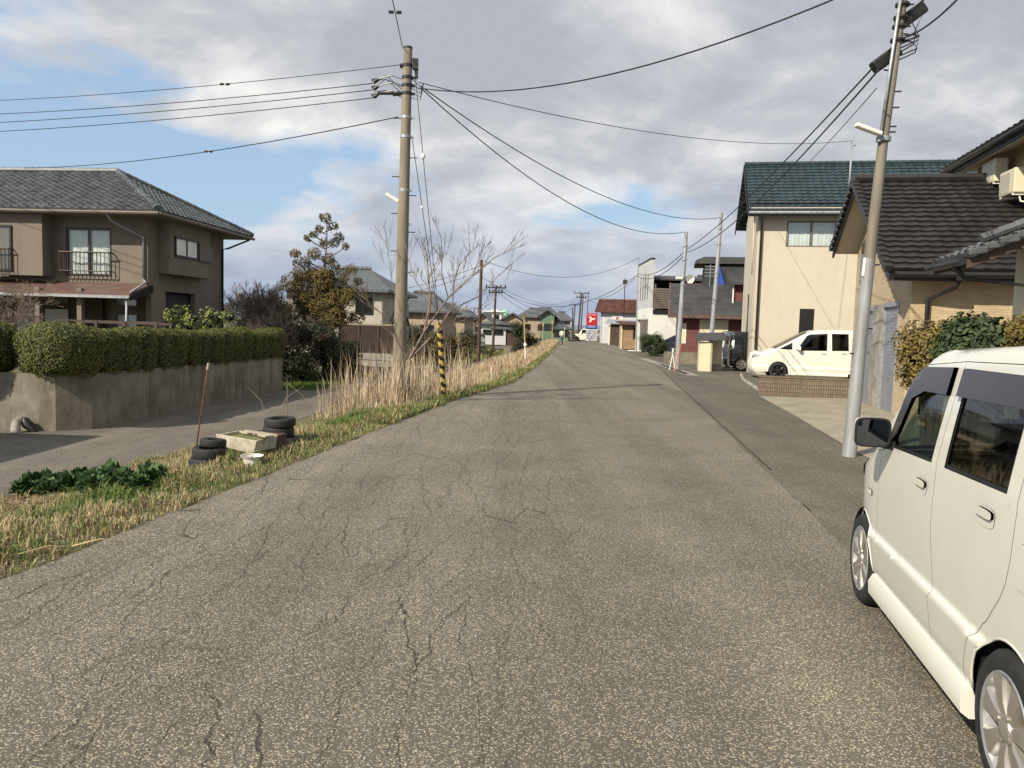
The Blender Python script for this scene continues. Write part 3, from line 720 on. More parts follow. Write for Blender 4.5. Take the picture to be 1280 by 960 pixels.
    # cabin
    ib = MB(); ib.bx(-hw+.12,hw-.12,S.rear+.12,wb+.1,.20,.32); ib.bx(-hw+.15,hw-.15,wb-.22,wb-.02,.3,belt-.08)
    ib.build('cabin_floor', M['black'], t)
    db = MB(); db.bx(-hw+.10,hw-.10,cs-.42,cs-.08,belt-.28,belt-.07); db.build('dashboard', M['plastic_black'], t, bevel=.03)
    st = MB(); st.lathe([(.17,-.012),(.182,0),(.17,.012),(.158,0)],24,0,'y',(0,0,0),close=True); st.box((0,0,0),(.34,.02,.03)); st.box((0,.02,-.08),(.03,.02,.16))
    s_ = st.build('steering_wheel', M['plastic_black'], t, smooth=True); s_.location = (.33,cs-.52,belt-.10); s_.rotation_euler = (R(-20),0,0)
    for (sx,sy) in ((-.33,sB+.18),(.33,sB+.18),(-.33,sC+.06),(.33,sC+.06)):
        sb = MB(); sb.box((sx,sy+.22,.50),(.48,.46,.16)); sb.box((sx,sy-.04,.83),(.46,.13,.56),0,rx=R(10)); sb.box((sx,sy-.11,1.22),(.24,.09,.17)); sb.build('seat', M['seat_grey'], t, bevel=.04)
    return t, S
A114 = R(11.4)
def road_pt(A, x, y, a=A114): return Vector((A[0]+x*math.cos(a)+y*math.sin(a), A[1]-x*math.sin(a)+y*math.cos(a), 0))
kei = gen_spec()
org = road_pt((1.80,2.65), .735-.02, 0)
car0, S0 = make_car('parked_car', 'nearest white boxy small car with dark rain visors, cut by the right edge', org, -A114, kei, 'car_white', glass='car_glass', visors=True)
mini = gen_spec(hw=.86, wb=2.85, fo=.95, ro=.95, r=.32, belt=1.10, beltr=1.14, rz=1.90, tumble=.13, nose=.97, cs=3.0, cz_=1.14, ts=1.85, tz=1.78, rs=-.75, sF=2.34, sB=1.08, sC=.30, wf=2.24, sill=.28, tf=.24, tl=1.0, tri=[(2.86,1.14),(2.38,1.13),(2.38,1.40)])
# front hub of the minivan at local (0,0) of the yard plane; it faces the road
mp = road_pt((10.0,28.9), 2.85, .86)
make_car('minivan', 'white minivan parked nose to the road in front of the cream house', mp, R(90)-A114, mini, 'car_white', wheel='dark', spokes=5, handle='steel', detail=False, cat='minivan')
boxy = gen_spec(hw=.74, wb=2.4, fo=.5, ro=.50, r=.29, rz=1.76, belt=1.08, beltr=1.12, tumble=.07, rs=-.44, lamp='insulator', ts=1.7, tz=1.66, cs=2.2, sF=2.0, sB=1.02, wf=1.85, tr=.03)
bp_ = road_pt((9.96,34.19), .20, .75)
make_car('kei_wagon', 'black boxy wagon parked between the beige shed and the cream house', bp_, -A114-R(90), boxy, 'car_black', spokes=7, handle='car_black', detail=False)
make_car('hatchback', 'dark wagon mostly hidden behind the black boxy wagon beside the beige shed', road_pt((9.96,34.19), .0, 3.3), -A114-R(90), boxy, 'car_silver', detail=False)
low = gen_spec(hw=.80, wb=2.5, fo=.8, ro=.7, r=.30, rz=1.50, belt=.93, beltr=.97, tumble=.16, nose=.78, cs=2.35, cz_=.95, ts=1.35, tz=1.40, rs=-.35, sF=1.95, sB=.95, wf=1.85, sC=.15)
make_car('dark_car', 'dark hatchback parked behind the round bush beside the white and black house', (13.1,56,0), R(40), low, 'car_navy', detail=False)
make_car('delivery_van', 'white small van crossing the junction at the end of the road', P(735,418,122)*Vector((1,1,0)) if False else (11.7,112,0), R(84), boxy, 'car_white', detail=False, cat='van')
make_car('silver_car', 'silver car behind the tall red sign at the end of the road', (15.6,120,0), R(82), low, 'car_silver', detail=False)
pc = GT(597,439)
make_car('distant_car', 'silvery white car parked beyond the reeds beside the distant utility pole', (-3.9,84,ground_z(-3.9,84)), R(170), low, 'car_white', detail=False)
# ---------------- buildings ----------------
def tile_patch(parent, name, m, o, u, v, wid, hgt, tw=.27, rh=.24, amp=.022, step=.03, clip=(), trim=None, n=6):
    """roof slope: o = eave start, u = unit along the eave, v = unit up the slope; clip = planes (point, outward normal) in patch coordinates"""
    u = Vector(u).normalized(); v = Vector(v).normalized(); nr = u.cross(v)
    if nr.z < 0: nr = -nr
    cols = max(2,int(wid/tw*n)); rows = int(math.ceil(hgt/rh)); bm = bmesh.new()
    for r in range(rows):
        lines = []
        for (fv, off) in ((r*rh, step), (min(hgt,(r+1)*rh+.0), 0.004)):
            lines.append([bm.verts.new((i*wid/cols, fv, off+amp*(.5+.5*math.cos(2*math.pi*(i/n)))**1.4 + (.004*math.sin(i*12.3+r*7.7)))) for i in range(cols+1)])
        low = [bm.verts.new((i*wid/cols, r*rh+.001, -.012)) for i in range(cols+1)]
        for i in range(cols):
            bm.faces.new((lines[0][i],lines[0][i+1],lines[1][i+1],lines[1][i])); bm.faces.new((low[i],low[i+1],lines[0][i+1],lines[0][i]))
    for (pt, no) in clip:
        bmesh.ops.bisect_plane(bm, geom=bm.verts[:]+bm.edges[:]+bm.faces[:], plane_co=(*pt,0), plane_no=(*no,0), clear_outer=True)
    for q in bm.verts: c = q.co.copy(); q.co = Vector(o)+u*c.x+v*c.y+nr*(c.z+.03)
    me = bpy.data.meshes.new(name); bm.to_mesh(me); bm.free(); me.materials.append(m)
    ob = bpy.data.objects.new(name, me); COL.objects.link(ob); ob.parent = parent; return ob
def ridge(parent, pts, m, r=.10, name='ridge_tiles', seg=.28):
    mb = MB()
    for a, b in zip(pts, pts[1:]):
        a, b = Vector(a), Vector(b); L = (b-a).length; k = max(1,int(L/seg)); d = (b-a)/k
        for i in range(k): mb.tube([a+d*i, a+d*(i+1.04)], [r*1.08,r*.92], 8)
    return mb.build(name, m, parent)
def window(parent, x0, x1, z0, z1, y=0, frame=.05, sash=2, m='dark_metal', inner='curtain', name='window', glass='house_glass', depth=.05):
    """window on the plane y (front face), facing -y"""
    b = MB(); f = frame; yc0, yc1 = y-.035, y+.04
    b.bx(x0,x1,yc0,yc1,z0,z0+f); b.bx(x0,x1,yc0,yc1,z1-f,z1); b.bx(x0,x0+f,yc0,yc1,z0+f,z1-f); b.bx(x1-f,x1,yc0,yc1,z0+f,z1-f)
    for i in range(1,sash): xx = x0+(x1-x0)*i/sash; b.bx(xx-f*.4,xx+f*.4,yc0+.01,yc1,z0+f,z1-f)
    w = b.build(name, M[m], parent)
    g = MB(); g.bx(x0+f,x1-f,y-.012,y-.006,z0+f,z1-f); g.build('pane', M[glass], w)
    if inner:
        c = MB(); n = 40; pts=[]; xa, xb = x0+f, x1-f
        for i in range(n+1):
            xx = xa+(xb-xa)*i/n; dy = .018*math.sin(i*1.9)+.012*math.sin(i*.7)
            pts += [(xx,y+.06+dy,z0+f),(xx,y+.06+dy*.6,z1-f)]
        c.add(pts,[(2*i,2*i+2,2*i+3,2*i+1) for i in range(n) if not (n*.47<i<n*.52)]); c.build('curtain', M[inner], w, smooth='all', fix=False)
        k = MB(); k.bx(x0+f,x1-f,y+.10,y+.11,z0+f,z1-f); k.build('window_recess', M['black'], w)
    else:
        k = MB(); k.bx(x0+f,x1-f,y+.02,y+.03,z0+f,z1-f); k.build('window_recess', M['black'], w)
    return w
def wall_holes(parent, name, m, x0,x1,z0,z1, y0,y1, holes):
    """front wall slab with rectangular openings (sorted, non-overlapping in x)"""
    b = MB(); cur = x0
    for (a,c,d,e) in sorted(holes):
        b.bx(cur,a,y0,y1,z0,z1)
        if d > z0: b.bx(a,c,y0,y1,z0,d)
        if e < z1: b.bx(a,c,y0,y1,e,z1)
        cur = c
    b.bx(cur,x1,y0,y1,z0,z1); return b.build(name, m, parent)
def pipe(parent, pts, m='dark_metal', r=.04, name='downpipe'):
    return MB().tube(pts, r, 8).build(name, M[m], parent, smooth='all')
RA = -A114
# --- cream house (C): local x right, y away
def house_c():
    t = thing('cream_house', 'tall cream stucco house with dark green tiled roof behind the white minivan', 'house', (10.07,32.47,0), RA)
    Wd, Dp, E = 9.6, 5.2, 7.0
    wall_holes(t, 'wall', M['stucco_cream'], 0, Wd, 0, E, 0, .25, [(1.14,3.11,5.32,6.39)])
    b = MB(); b.bx(0,.25,.25,Dp,0,E); b.bx(Wd-.25,Wd,.25,Dp,0,E); b.bx(.25,Wd-.25,Dp-.25,Dp,0,E)
    b.prism([(.0,E),(Dp,E),(Dp/2,E+2.05)],'x',0.01,.2); b.build('side_wall', M['stucco_cream'], t)
    window(t,1.14,3.11,5.32,6.39,.05,.06,2,'trim_taupe')
    k = MB(); k.bx(1.84,2.41,-.012,-.004,1.2,2.78); sl_ = k.build('slot_window', M['black'], t)
    k = MB(); [k.bx(1.84+.1*i,1.855+.1*i,-.03,-.014,1.2,2.78) for i in range(1,6)]; k.build('slot_bars', M['dark_metal'], sl_)
    ov, ovs = .55, .45; sl = math.atan2(2.05,Dp/2); c, s = math.cos(sl), math.sin(sl); zE = E+.12-ov*s/c
    L = (Dp/2+ov)/c
    roof = tile_patch(t,'roof',M['tile_green'],(-ovs,-ov,zE),(1,0,0),(0,c,s),Wd+2*ovs+.6,L,.30,.27,.03,.04)
    tile_patch(roof,'rear_slope',M['tile_green'],(-ovs,Dp+ov,zE),(1,0,0),(0,-c,s),Wd+2*ovs+.6,L,.30,.27,.03,.04,n=3)
    zR = zE+L*s; ridge(roof, [(-ovs,Dp/2,zR+.07),(Wd+ovs+.6,Dp/2,zR+.07)], M['tile_green'], .11)
    f = MB(); f.bx(-ovs,Wd+ovs+.6,-ov-.03,-ov+.02,zE-.20,zE+.0); 
    for x in (-ovs,-ovs+.0,):
        f.prism([(-ov,zE+.03),(Dp/2,zR+.05),(Dp+ov,zE+.03),(Dp+ov,zE-.2),(Dp/2,zR-.2),(-ov,zE-.2)],'x',x-.04,x)
    f.prism([(-ov,zE-.02),(0,zE-.02+ov*s/c),(0,zE-.12)],'x',-ovs+.01,Wd+ovs) 
    f.build('fascia', M['dark_metal'], roof)
    so_ = MB(); so_.bx(-ovs+.01,Wd+ovs+.5,-ov+.02,0,E-.18,E-.14); so_.build('soffit', M['stucco_cream'], roof)
    g = MB(); g.tube([(-ovs,-ov-.09,zE-.05),(Wd+ovs+.6,-ov-.09,zE-.05)],.06,8); gt_ = g.build('gutter', M['galv'], t)
    sg = MB(); sg.tube([(-ovs+.1,-ov+.35,zE+.40),(Wd+ovs,-ov+.35,zE+.40)],.02,6); sg.tube([(-ovs+.1,-ov+.35,zE+.30),(Wd+ovs,-ov+.35,zE+.30)],.02,6)
    for i in range(24): x=-ovs+.15+i*.43; sg.box((x,-ov+.30,zE+.27),(.04,.06,.26)); sg.box((x,-ov+.17,zE+.2),(.03,.22,.04),rx=sl)
    sg.build('snow_guard', M['black'], roof)
    pipe(t,[(.12,-.45,zE-.05),(.12,-.4,zE-.25),(.14,-.08,E-.45),(.14,-.08,.1)],'trim_taupe',.05)
    pipe(t,[(-.10,.55,E-.3),(-.10,.55,4.2)],'stucco_cream',.03,'conduit'); pipe(t,[(-.12,1.2,3.4),(-.12,1.2,.6)],'dark_metal',.03,'conduit')
    # mast for the incoming line
    a = MB(); a.tube([(3.35,-.62,6.6),(3.35,-.62,9.65)],.04,8,0); a.box((3.35,-.45,6.75),(.06,.4,.05)); a.tube([(3.35,-.62,9.3),(3.5,-.62,9.25)],.03,6); a.build('service_mast', M['galv'], t, smooth='all')
    # ground floor part to the right of the front, beside the garage
    return t
house_c()
# --- garage with brown-black tiles
def garage():
    A = (8.94,19.64); t = thing('garage', 'tan brick garage with black tiled gable roof and two grey roller shutters', 'garage', (*A,0), RA)
    y0, y1 = -3.70, 1.25; ridge_y = 2.65-1.5; 
    # roof line from survey: near eave (y -4.05, z 2.95), ridge (y .. ), far eave
    pe, pr, pf = (-4.15,3.02), (-.55,5.45), (1.65,4.02)
    def rz_(y): return pe[1]+(pr[1]-pe[1])*(y-pe[0])/(pr[0]-pe[0]) if y <= pr[0] else pr[1]+(pf[1]-pr[1])*(y-pr[0])/(pf[0]-pr[0])
    h = .12
    # gable wall with shutter openings (plane x=0 facing the road)
    b = MB(); X0, X1 = 0, .2
    holes = [(-2.95,-1.72,0,2.47),(-.92,.52,0,2.42)]; cur = y0
    def pr_(ya,yb,za): 
        pts=[(ya,za),(yb,za),(yb,rz_(yb)-h)]+([(pr[0],pr[1]-h)] if ya<pr[0]<yb else [])+[(ya,rz_(ya)-h)]; b.prism(pts,'x',X0,X1)
    for (a,c,d,e) in holes: pr_(cur,a,0); pr_(a,c,e); cur=c
    pr_(cur,y1,0); b.build('gable_wall', M['brick_tan'], t)
    b = MB(); b.bx(.2,7.5,y0,y0+.2,0,rz_(y0)-h); b.bx(.2,7.5,y1-.2,y1,0,rz_(y1)-h); b.bx(7.3,7.5,y0+.2,y1-.2,0,3); b.build('side_wall', M['brick_tan'], t)
    pier = MB(); pier.bx(-.05,.12,-1.72,-.92,0,2.45); pier.build('pier', M['concrete'], t)
    for (a,c,d,e) in holes:
        s = MB(); n = int(e/.075); 
        for i in range(n): s.prism([(.03,i*.075+.02),(.055,i*.075+.055),(.03,i*.075+.09)],'y',a+.03,c-.03)
        s.bx(.05,.08,a,c,0,e)
        sh = s.build('roller_shutter', M['shutter_grey'], t)
        fr = MB(); fr.bx(-.03,.10,a,a+.05,0,e); fr.bx(-.03,.10,c-.05,c,0,e); fr.bx(-.035,.10,a+.05,c-.05,e-.10,e); fr.build('shutter_frame', M['steel'], sh)
    w = MB(); w.bx(-.03,.02,.35,.75,3.05,4.2); ww = w.build('gable_window', M['trim_taupe'], t); w = MB(); w.bx(-.04,-.031,.40,.70,3.12,4.12); w.build('pane', M['house_glass'], ww)
    ov = .55; RX = 7.6
    v1 = Vector((0,pr[0]-pe[0],pr[1]-pe[1])); L1 = v1.length; v2 = Vector((0,pr[0]-pf[0],pr[1]-pf[1])); L2 = v2.length
    roof = tile_patch(t,'roof',M['tile_black'],(-ov,pe[0],pe[1]),(1,0,0),v1,RX,L1,.29,.235,.018,.05)
    tile_patch(roof,'rear_slope',M['tile_black'],(-ov,pf[0],pf[1]),(1,0,0),v2,RX,L2,.29,.235,.018,.05)
    ridge(roof,[(-ov-.02,pr[0],pr[1]+.10),(RX-ov,pr[0],pr[1]+.10)],M['tile_black'],.10)
    # verge tiles stepping down the rake
    vt = MB()
    for (a, v, L) in ((Vector((0,pe[0],pe[1])),v1.normalized(),L1),(Vector((0,pf[0],pf[1])),v2.normalized(),L2)):
        ang = math.atan2(v.z, v.y)
        for i in range(int(L/.235)+1):
            p = a+v*min(L-.05,(i*.235+.12)); vt.box((-ov-.03,p.y,p.z+.02),(.16,.25,.15),0,rx=ang- .24*(1 if v.y>0 else -1))
    vt.build('verge_tiles', M['tile_black'], roof, bevel=.015)
    so_ = MB(); so_.prism([(pe[0]+.1,pe[1]-.10),(pr[0],pr[1]-.14),(pf[0]-.1,pf[1]-.10),(pf[0]-.1,pf[1]-.04),(pr[0],pr[1]-.06),(pe[0]+.1,pe[1]-.04)],'x',-ov+.05,RX-ov-.1)
    so_.build('soffit', M['siding_pale'] if False else M['stucco_cream'], roof)
    fb = MB(); fb.bx(-ov,RX-ov,pe[0]+.0,pe[0]+.06,pe[1]-.19,pe[1]-.03); fb.prism([(pe[0],pe[1]-.06),(pr[0],pr[1]-.08),(pf[0],pf[1]-.06),(pf[0],pf[1]-.2),(pr[0],pr[1]-.24),(pe[0],pe[1]-.2)],'x',-ov-.02,-ov+.03)
    fb.build('fascia', M['dark_metal'], roof)
    g = MB(); g.tube([(-ov+.05,pe[0]-.08,pe[1]-.07),(RX-ov,pe[0]-.08,pe[1]-.04)],.065,8); g.box((.72,pe[0]-.08,pe[1]-.10),(.16,.14,.16)); g.build('gutter', M['plastic_black'], t)
    pipe(t,[(.72,pe[0]-.08,pe[1]-.15),(.70,pe[0]+.05,pe[1]-.3),(.30,y0-.08,pe[1]-.55),(.30,y0-.08,.1)],'plastic_black',.045)
garage()
def ac(parent_label, loc, rotz):
    t = thing('air_conditioner', parent_label, 'air conditioner', loc, rotz, 'air conditioners on the upper wall')
    b = MB(); b.bx(-.39,.39,-.14,.14,0,.54); cs_ = b.build('casing', M['beige_panel'], t, bevel=.02)
    g = MB(); 
    for i in range(12): g.bx(-.34,.18,-.150,-.1405,.05+i*.038,.062+i*.038)
    g.build('fan_grille', M['white_paint'], t)
    g = MB()
    for i in range(16): g.bx(-.396,-.391,-.10,.10,.05+i*.028,.06+i*.028)
    g.build('side_louvre', M['trim_taupe'], t)
    g = MB(); g.bx(-.34,-.30,-.14,.30,-.05,0); g.bx(.30,.34,-.14,.30,-.05,0); g.tube([(.30,0,0),(.30,.05,-.18),(.36,.2,-.22)],.02,6); g.build('bracket', M['white_paint'], t)
    return t
# --- main house on the right edge: upper storey with rake, and the low grey tiled porch
def right_house():
    t = thing('right_house', 'tan two storey house with dark eaves behind the garage, cut off by the right edge', 'house', (8.94,19.64,0), RA)
    b = MB(); b.bx(2.80,3.0,-3.55,1.3,2.9,6.3); b.bx(3.0,9,1.1,1.3,2.9,6.3); b.bx(3.0,9,-3.55,-3.35,3.2,6.3); b.build('upper_wall', M['siding_pale'], t)
    x0 = 2.10; z0 = 6.12; sl = .5; y0, y1 = -4.6, 1.5
    rf = MB(); rf.prism([(x0,z0),(7.5,z0+5*sl),(7.5,z0+5*sl-.18),(x0+.02,z0-.18)],'y',y0,y1); roof = rf.build('roof', M['dark_metal'], t)
    tile_patch(roof,'roof_slope',M['tile_black'],(x0-.06,y0,z0+.0),(0,1,0),(1,0,sl),y1-y0,5.4,.29,.25,.03,.04,n=4)
    so_ = MB(); so_.prism([(x0+.06,z0-.175),(2.8,z0-.175+.2),(2.8,z0-.20+.2),(x0+.06,z0-.20)],'y',y0+.05,y1-.03); so_.build('soffit', M['stucco_cream'], roof)
    g = MB(); g.tube([(x0-.09,y0,z0-.06),(x0-.09,y1,z0-.06)],.055,8); g.build('gutter', M['plastic_black'], roof)
    pipe(t,[(x0-.09,y1-.25,z0-.12),(x0+.2,y1-.5,z0-.32),(2.7,1.2,z0-.5),(2.74,1.2,4.4)],'plastic_black',.04)
    f = MB(); f.tube([(2.76,-.55,5.54),(2.76,-3.5,3.55)],.06,6); f.build('flashing', M['dark_metal'], t)
right_house()
def porch():
    e0 = P(1210,322,11.2); A = Vector((e0.x,e0.y,0)); t = thing('porch_wing', 'pale yellow ribbed wing with silver grey tiled roof at the right edge', 'house', A, RA)
    z = e0.z; sl = .42
    b = MB(); b.bx(1.12,5,.55,.70,0,z+.3); b.bx(1.12,1.25,.70,1.25,0,z+.3); b.build('wall', M['yellow_panel'], t)
    roof = tile_patch(t,'roof',M['tile_grey'],(0,0,z),(0,1,0),(1,0,sl),1.5,3.0,.27,.22,.04,.05)
    vt = MB()
    for i in range(12): vt.box((.10+i*.2,-.03,z+.05+(.1+i*.2)*sl),(.24,.14,.10),0,ry=-math.atan(sl)+.22)
    vt.build('verge_tiles', M['tile_grey'], roof, bevel=.015)
    ridge(roof,[(.25,.25,z+.30),(2.6,.25,z+.30+2.35*sl)],M['tile_grey'],.07,'hip_tiles',.22)
    f = MB(); f.prism([(0,z-.02),(2.8,z+2.8*sl-.02),(2.8,z+2.8*sl-.16),(0,z-.15)],'y',.02,.08); f.bx(.0,.05,.08,1.45,z-.14,z-.02); f.prism([(.05,z-.08),(2.8,z+2.75*sl-.1),(2.8,z+2.75*sl-.14),(.05,z-.12)],'y',.08,1.45); f.build('fascia', M['wood_dark'], roof)
    g = MB(); g.tube([(-.08,.0,z-.06),(-.08,1.5,z-.05)],.055,8); g.build('gutter', M['plastic_black'], t)
    pipe(t,[(-.08,.3,z-.1),(.1,.35,z-.28),(1.02,.45,z-.36),(1.06,.46,.3)],'plastic_black',.04)
porch()
for (y_,z_,lb) in ((-.70,5.36,'farther of two beige outdoor air conditioner units high on the tan wall'),(-1.80,4.92,'nearer and lower of two beige outdoor air conditioner units on the tan wall')):
    p = road_pt((8.94,19.64), 2.48, y_); ac(lb, (p.x,p.y,z_), RA-R(90))
# low brick planter wall, minivan stands behind it
t = thing('brick_wall', 'low brown brick garden wall in front of the white minivan', 'wall', (6.76,21.0,0), RA)
b = MB(); b.bx(0,2.9,0,.16,0,.50); b.build('brickwork', M['brick_low'], t); b = MB(); b.bx(-.02,2.9,-.02,.18,.503,.545); b.build('coping', M['brick_low'], t)
# beige shed in front of black wagon
def shed():
    t = thing('storage_shed', 'small beige storage shed with lean-to roof beside the galvanised pole', 'shed', (8.04,33.19,0), RA)
    b = MB(); b.bx(0,.55,0,.08,0,1.28); b.bx(0,.08,.08,1.6,0,1.28); b.prism([(.0,0),(.0,1.28),(1.6,1.50),(1.6,0)],'x',.47,.55); b.build('front_panel', M['beige_panel'], t)
    b = MB(); b.bx(.55,1.0,.75,.83,.3,1.35); b.bx(.92,1.0,.83,1.6,.3,1.4); b.build('wall', M['stucco_cream'], t)
    b = MB(); b.bx(.55,1.0,.70,.88,0,.3); b.build('base', M['concrete'], t)
    b = MB(); b.add([(-.15,-.12,1.30),(1.15,-.12,1.36),(1.15,1.8,1.66),(-.15,1.8,1.60),(-.15,-.12,1.35),(1.15,-.12,1.41),(1.15,1.8,1.71),(-.15,1.8,1.65)],[(0,1,2,3),(4,5,6,7),(0,1,5,4),(1,2,6,5),(2,3,7,6),(3,0,4,7)]); b.build('roof', M['roof_sheet'], t)
shed()
# --- red brown house with big dark sheet roof (depth ~46 m)
def red_house():
    D = 46; c = P(838,452,D); A = (c.x+.3,D,0); t = thing('red_house', 'dark red sided house with stepped dark metal roof behind the beige shed', 'house', A, RA)
    b = MB(); wall_holes(t,'wall',M['red_siding'],0,7.5,0,2.9,0,.2,[(1.35,2.9,.75,2.55),(4.3,5.4,.8,2.5)])
    b.bx(0,.2,.2,7,0,2.9); b.bx(7.3,7.5,.2,7,0,5); b.bx(.2,7.3,6.8,7,0,5.0); b.prism([(0.2,2.9),(6.5,2.9),(5.6,3.6),(3.0,4.5)],'x',0.02,.18); b.build('side_wall', M['red_siding'], t)
    s = MB(); s.bx(1.30,2.95,-.06,-.02,.62,2.62); s.build('closed_shutter', M['beige_panel'], t); s = MB(); s.bx(1.25,3.0,-.16,-.02,2.45,2.7); s.build('shutter_box', M['trim_taupe'], t)
    window(t,1.5,2.7,.30,.62,-.03,.04,2,'white_paint',None)
    window(t,4.3,5.4,.8,2.5,.03,.05,1,'steel','curtain')
    w = MB(); w.bx(.1,.55,-.03,.05,1.0,2.2); ww=w.build('corner_window', M['white_paint'], t); w=MB(); w.bx(.16,.49,-.045,-.031,1.08,2.12); w.build('pane', M['beige_panel'], ww)
    # lower roof: long stepped sheet slope
    def sheetroof(name, x0,x1,y0,z0,y1,z1,par,ov=0):
        m = MB(); n=6
        for i in range(n):
            f0, f1 = i/n, (i+1)/n; a=(y0+(y1-y0)*f0, z0+(z1-z0)*f0); c=(y0+(y1-y0)*f1, z0+(z1-z0)*f1)
            m.prism([(a[0],a[1]+.06),(c[0],c[1]+.0),(c[0],c[1]-.12),(a[0],a[1]-.12)],'x',x0,x1)
        return m.build(name, M['roof_sheet'], par)
    r = sheetroof('lower_roof',-.45,7.9,-.7,2.68,2.9,4.72,t)
    f = MB(); f.prism([(-.7,2.72),(2.9,4.76),(5.5,3.6),(5.5,3.35),(2.9,4.4),(-.7,2.5)],'x',-.56,-.46); f.bx(-.5,7.9,-.76,-.70,2.5,2.7); f.build('bargeboard', M['roof_brown'], r)
    # upper storey
    b = MB(); b.bx(1.6,7.4,3.2,7,3.6,5.9); b.build('upper_wall', M['dark_wall'], t)
    sheetroof('upper_roof',2.9,8.0,1.6,4.9,4.2,6.25,t)
    b = MB(); b.prism([(1.0,6.0),(6.5,6.0),(6.5,6.42),(1.5,6.42),(1.0,6.2)],'y',3.0,6.8); ur = b.build('top_roof', M['roof_sheet'], t)
    # dormer with blue curtain
    d = MB(); d.bx(3.3,5.6,.9,3.4,3.1,4.75); dm = d.build('dormer', M['red_siding'], t); window(dm,4.15,4.85,3.85,4.55,.88,.07,1,'white_paint','car_navy' if False else 'curtain')
    d = MB(); d.prism([(.4,4.72),(3.6,5.5),(3.6,5.35),(.4,4.57)],'x',3.0,5.9); d.build('dormer_roof', M['roof_sheet'], dm)
    d = MB(); d.tube([(3.2,.8,4.6),(3.2,.7,3.3)],.05,6); d.build('dormer_pipe', M['white_paint'], dm)
    # triangular blue gable
    d = MB(); d.prism([(2.1,4.7),(2.85,4.7),(2.45,5.85)],'y',2.95,3.2); d.build('blue_gable', M['sign_blue'], t)
    an = MB(); an.tube([(1.9,2.6,4.4),(1.9,2.6,5.9)],.025,6); 
    for i in range(4): an.box((1.9,2.6,5.2+i*.2),(.7,.03,.03))
    an.build('antenna', M['steel'], t)
red_house()
# --- white and black house (depth ~62)
def white_house():
    A = (10.2,61.2,0); t = thing('white_black_house', 'modern house with white front wall, black upper floor and wooden balcony', 'house', A, R(-1))
    b = MB(); b.bx(0,.25,-3.2,3.5,3.4,7.05); 
    b.build('tall_parapet_wall', M['grey_wall'], t)
    b = MB(); b.prism([(-3.25,7.05),(3.6,7.05),(3.6,7.15),(-3.25,7.15)],'x',-.05,.3); b.build('wall_cap', M['dark_metal'], t)
    b = MB(); b.bx(0,.3,-3.2,-2.9,0,3.4); b.bx(0,.3,3.2,3.5,0,3.4); b.bx(.3,5.5,-3.2,-3.0,0,3.2); b.bx(0,.3,-2.9,3.2,2.6,3.4); b.bx(5.3,5.5,-3,3.5,0,3.2); b.build('wall', M['white_wall'], t)
    for (a,c2) in ((-2.3,-1.3),(-.9,.1),(.6,1.8)):
        w=MB(); w.bx(.1,.16,a,c2,0,2.55); w.build('glazed_door', M['trim_taupe'], t)
    for i in range(4): w=MB(); w.bx(-.03,.03,-2.2+i*1.2,-1.95+i*1.2,4.1,6.0); w.build('slit_window', M['trim_taupe'], t)
    b = MB(); b.bx(.26,9,-.4,3.4,3.2,5.9); b.build('upper_floor', M['dark_wall'], t)
    b = MB(); b.bx(.26,5.6,-3.3,-.4,3.0,3.3); b.build('balcony_floor', M['dark_metal'], t)
    b = MB(); 
    for i in range(9): b.bx(.27,5.5,-3.28,-3.24,3.4+i*.17,3.53+i*.17)
    for x in (.35,2,3.7,5.4): b.bx(x,x+.09,-3.235,-3.15,3.3,5.2)
    b.build('balcony_screen', M['trim_taupe'], t)
    b = MB(); b.prism([(-2.6,5.7),(3.8,6.35),(3.8,6.1),(-2.6,5.55)],'x',.2,5.2); b.build('roof', M['roof_sheet'], t)
    b = MB(); b.prism([(-1.2,6.0),(3.8,6.5),(3.8,6.3),(-1.2,5.8)],'x',5.0,9.5); b.build('roof', M['roof_sheet'], t)
    window(t,2.7,3.9,4.3,5.3,-.42,.08,1,'white_paint',None)
white_house()
# --- brown hut, dark gate shed, red roofed house
def hut():
    a0 = P(776,430,72); b0 = P(797,433,66); t = thing('wooden_hut', 'small pale wooden hut with a dark window beside the road', 'hut', (P(776,430,70).x,70,0), R(-3))
    b = MB(); b.bx(0,2.9,0,.12,0,2.35); b.bx(0,.12,.12,2.4,0,2.35); b.bx(2.78,2.9,.12,2.4,0,2.35); b.bx(.12,2.78,2.28,2.4,0,2.35); b.build('wall', M['wood_pale'], t)
    b = MB(); b.bx(-.06,.10,-.08,-.01,0,2.3); b.build('corner_post', M['beige_panel'], t)
    b = MB(); b.bx(-.3,3.2,-.45,2.7,2.36,2.50); b.bx(-.3,3.2,-.50,-.45,2.2,2.5); b.build('roof', M['roof_brown'], t)
    window(t,1.05,2.35,.95,1.95,-.02,.10,2,'wood_dark',None)
hut()
def gate_shed():
    t = thing('gate_shed', 'dark brown board shed with grey sheet roof in front of the red roofed house', 'shed', (10.8,86,0), RA)
    b = MB(); b.bx(0,3.9,0,.12,0,2.4); [b.bx(i*.42,i*.42+.06,-.03,0,0,2.4) for i in range(10)]; b.bx(.0,.15,.12,3,0,2.4); b.bx(3.75,3.9,.12,3,0,2.4); b.build('board_wall', M['wood_dark'], t)
    b = MB(); b.bx(-.2,-.05,-.05,.1,0,2.2); b.build('corner_post', M['beige_panel'], t)
    b = MB(); b.prism([(-.4,2.45),(3.2,2.9),(3.2,2.8),(-.4,2.35)],'x',-.6,4.4); b.build('roof', M['galv'], t)
gate_shed()
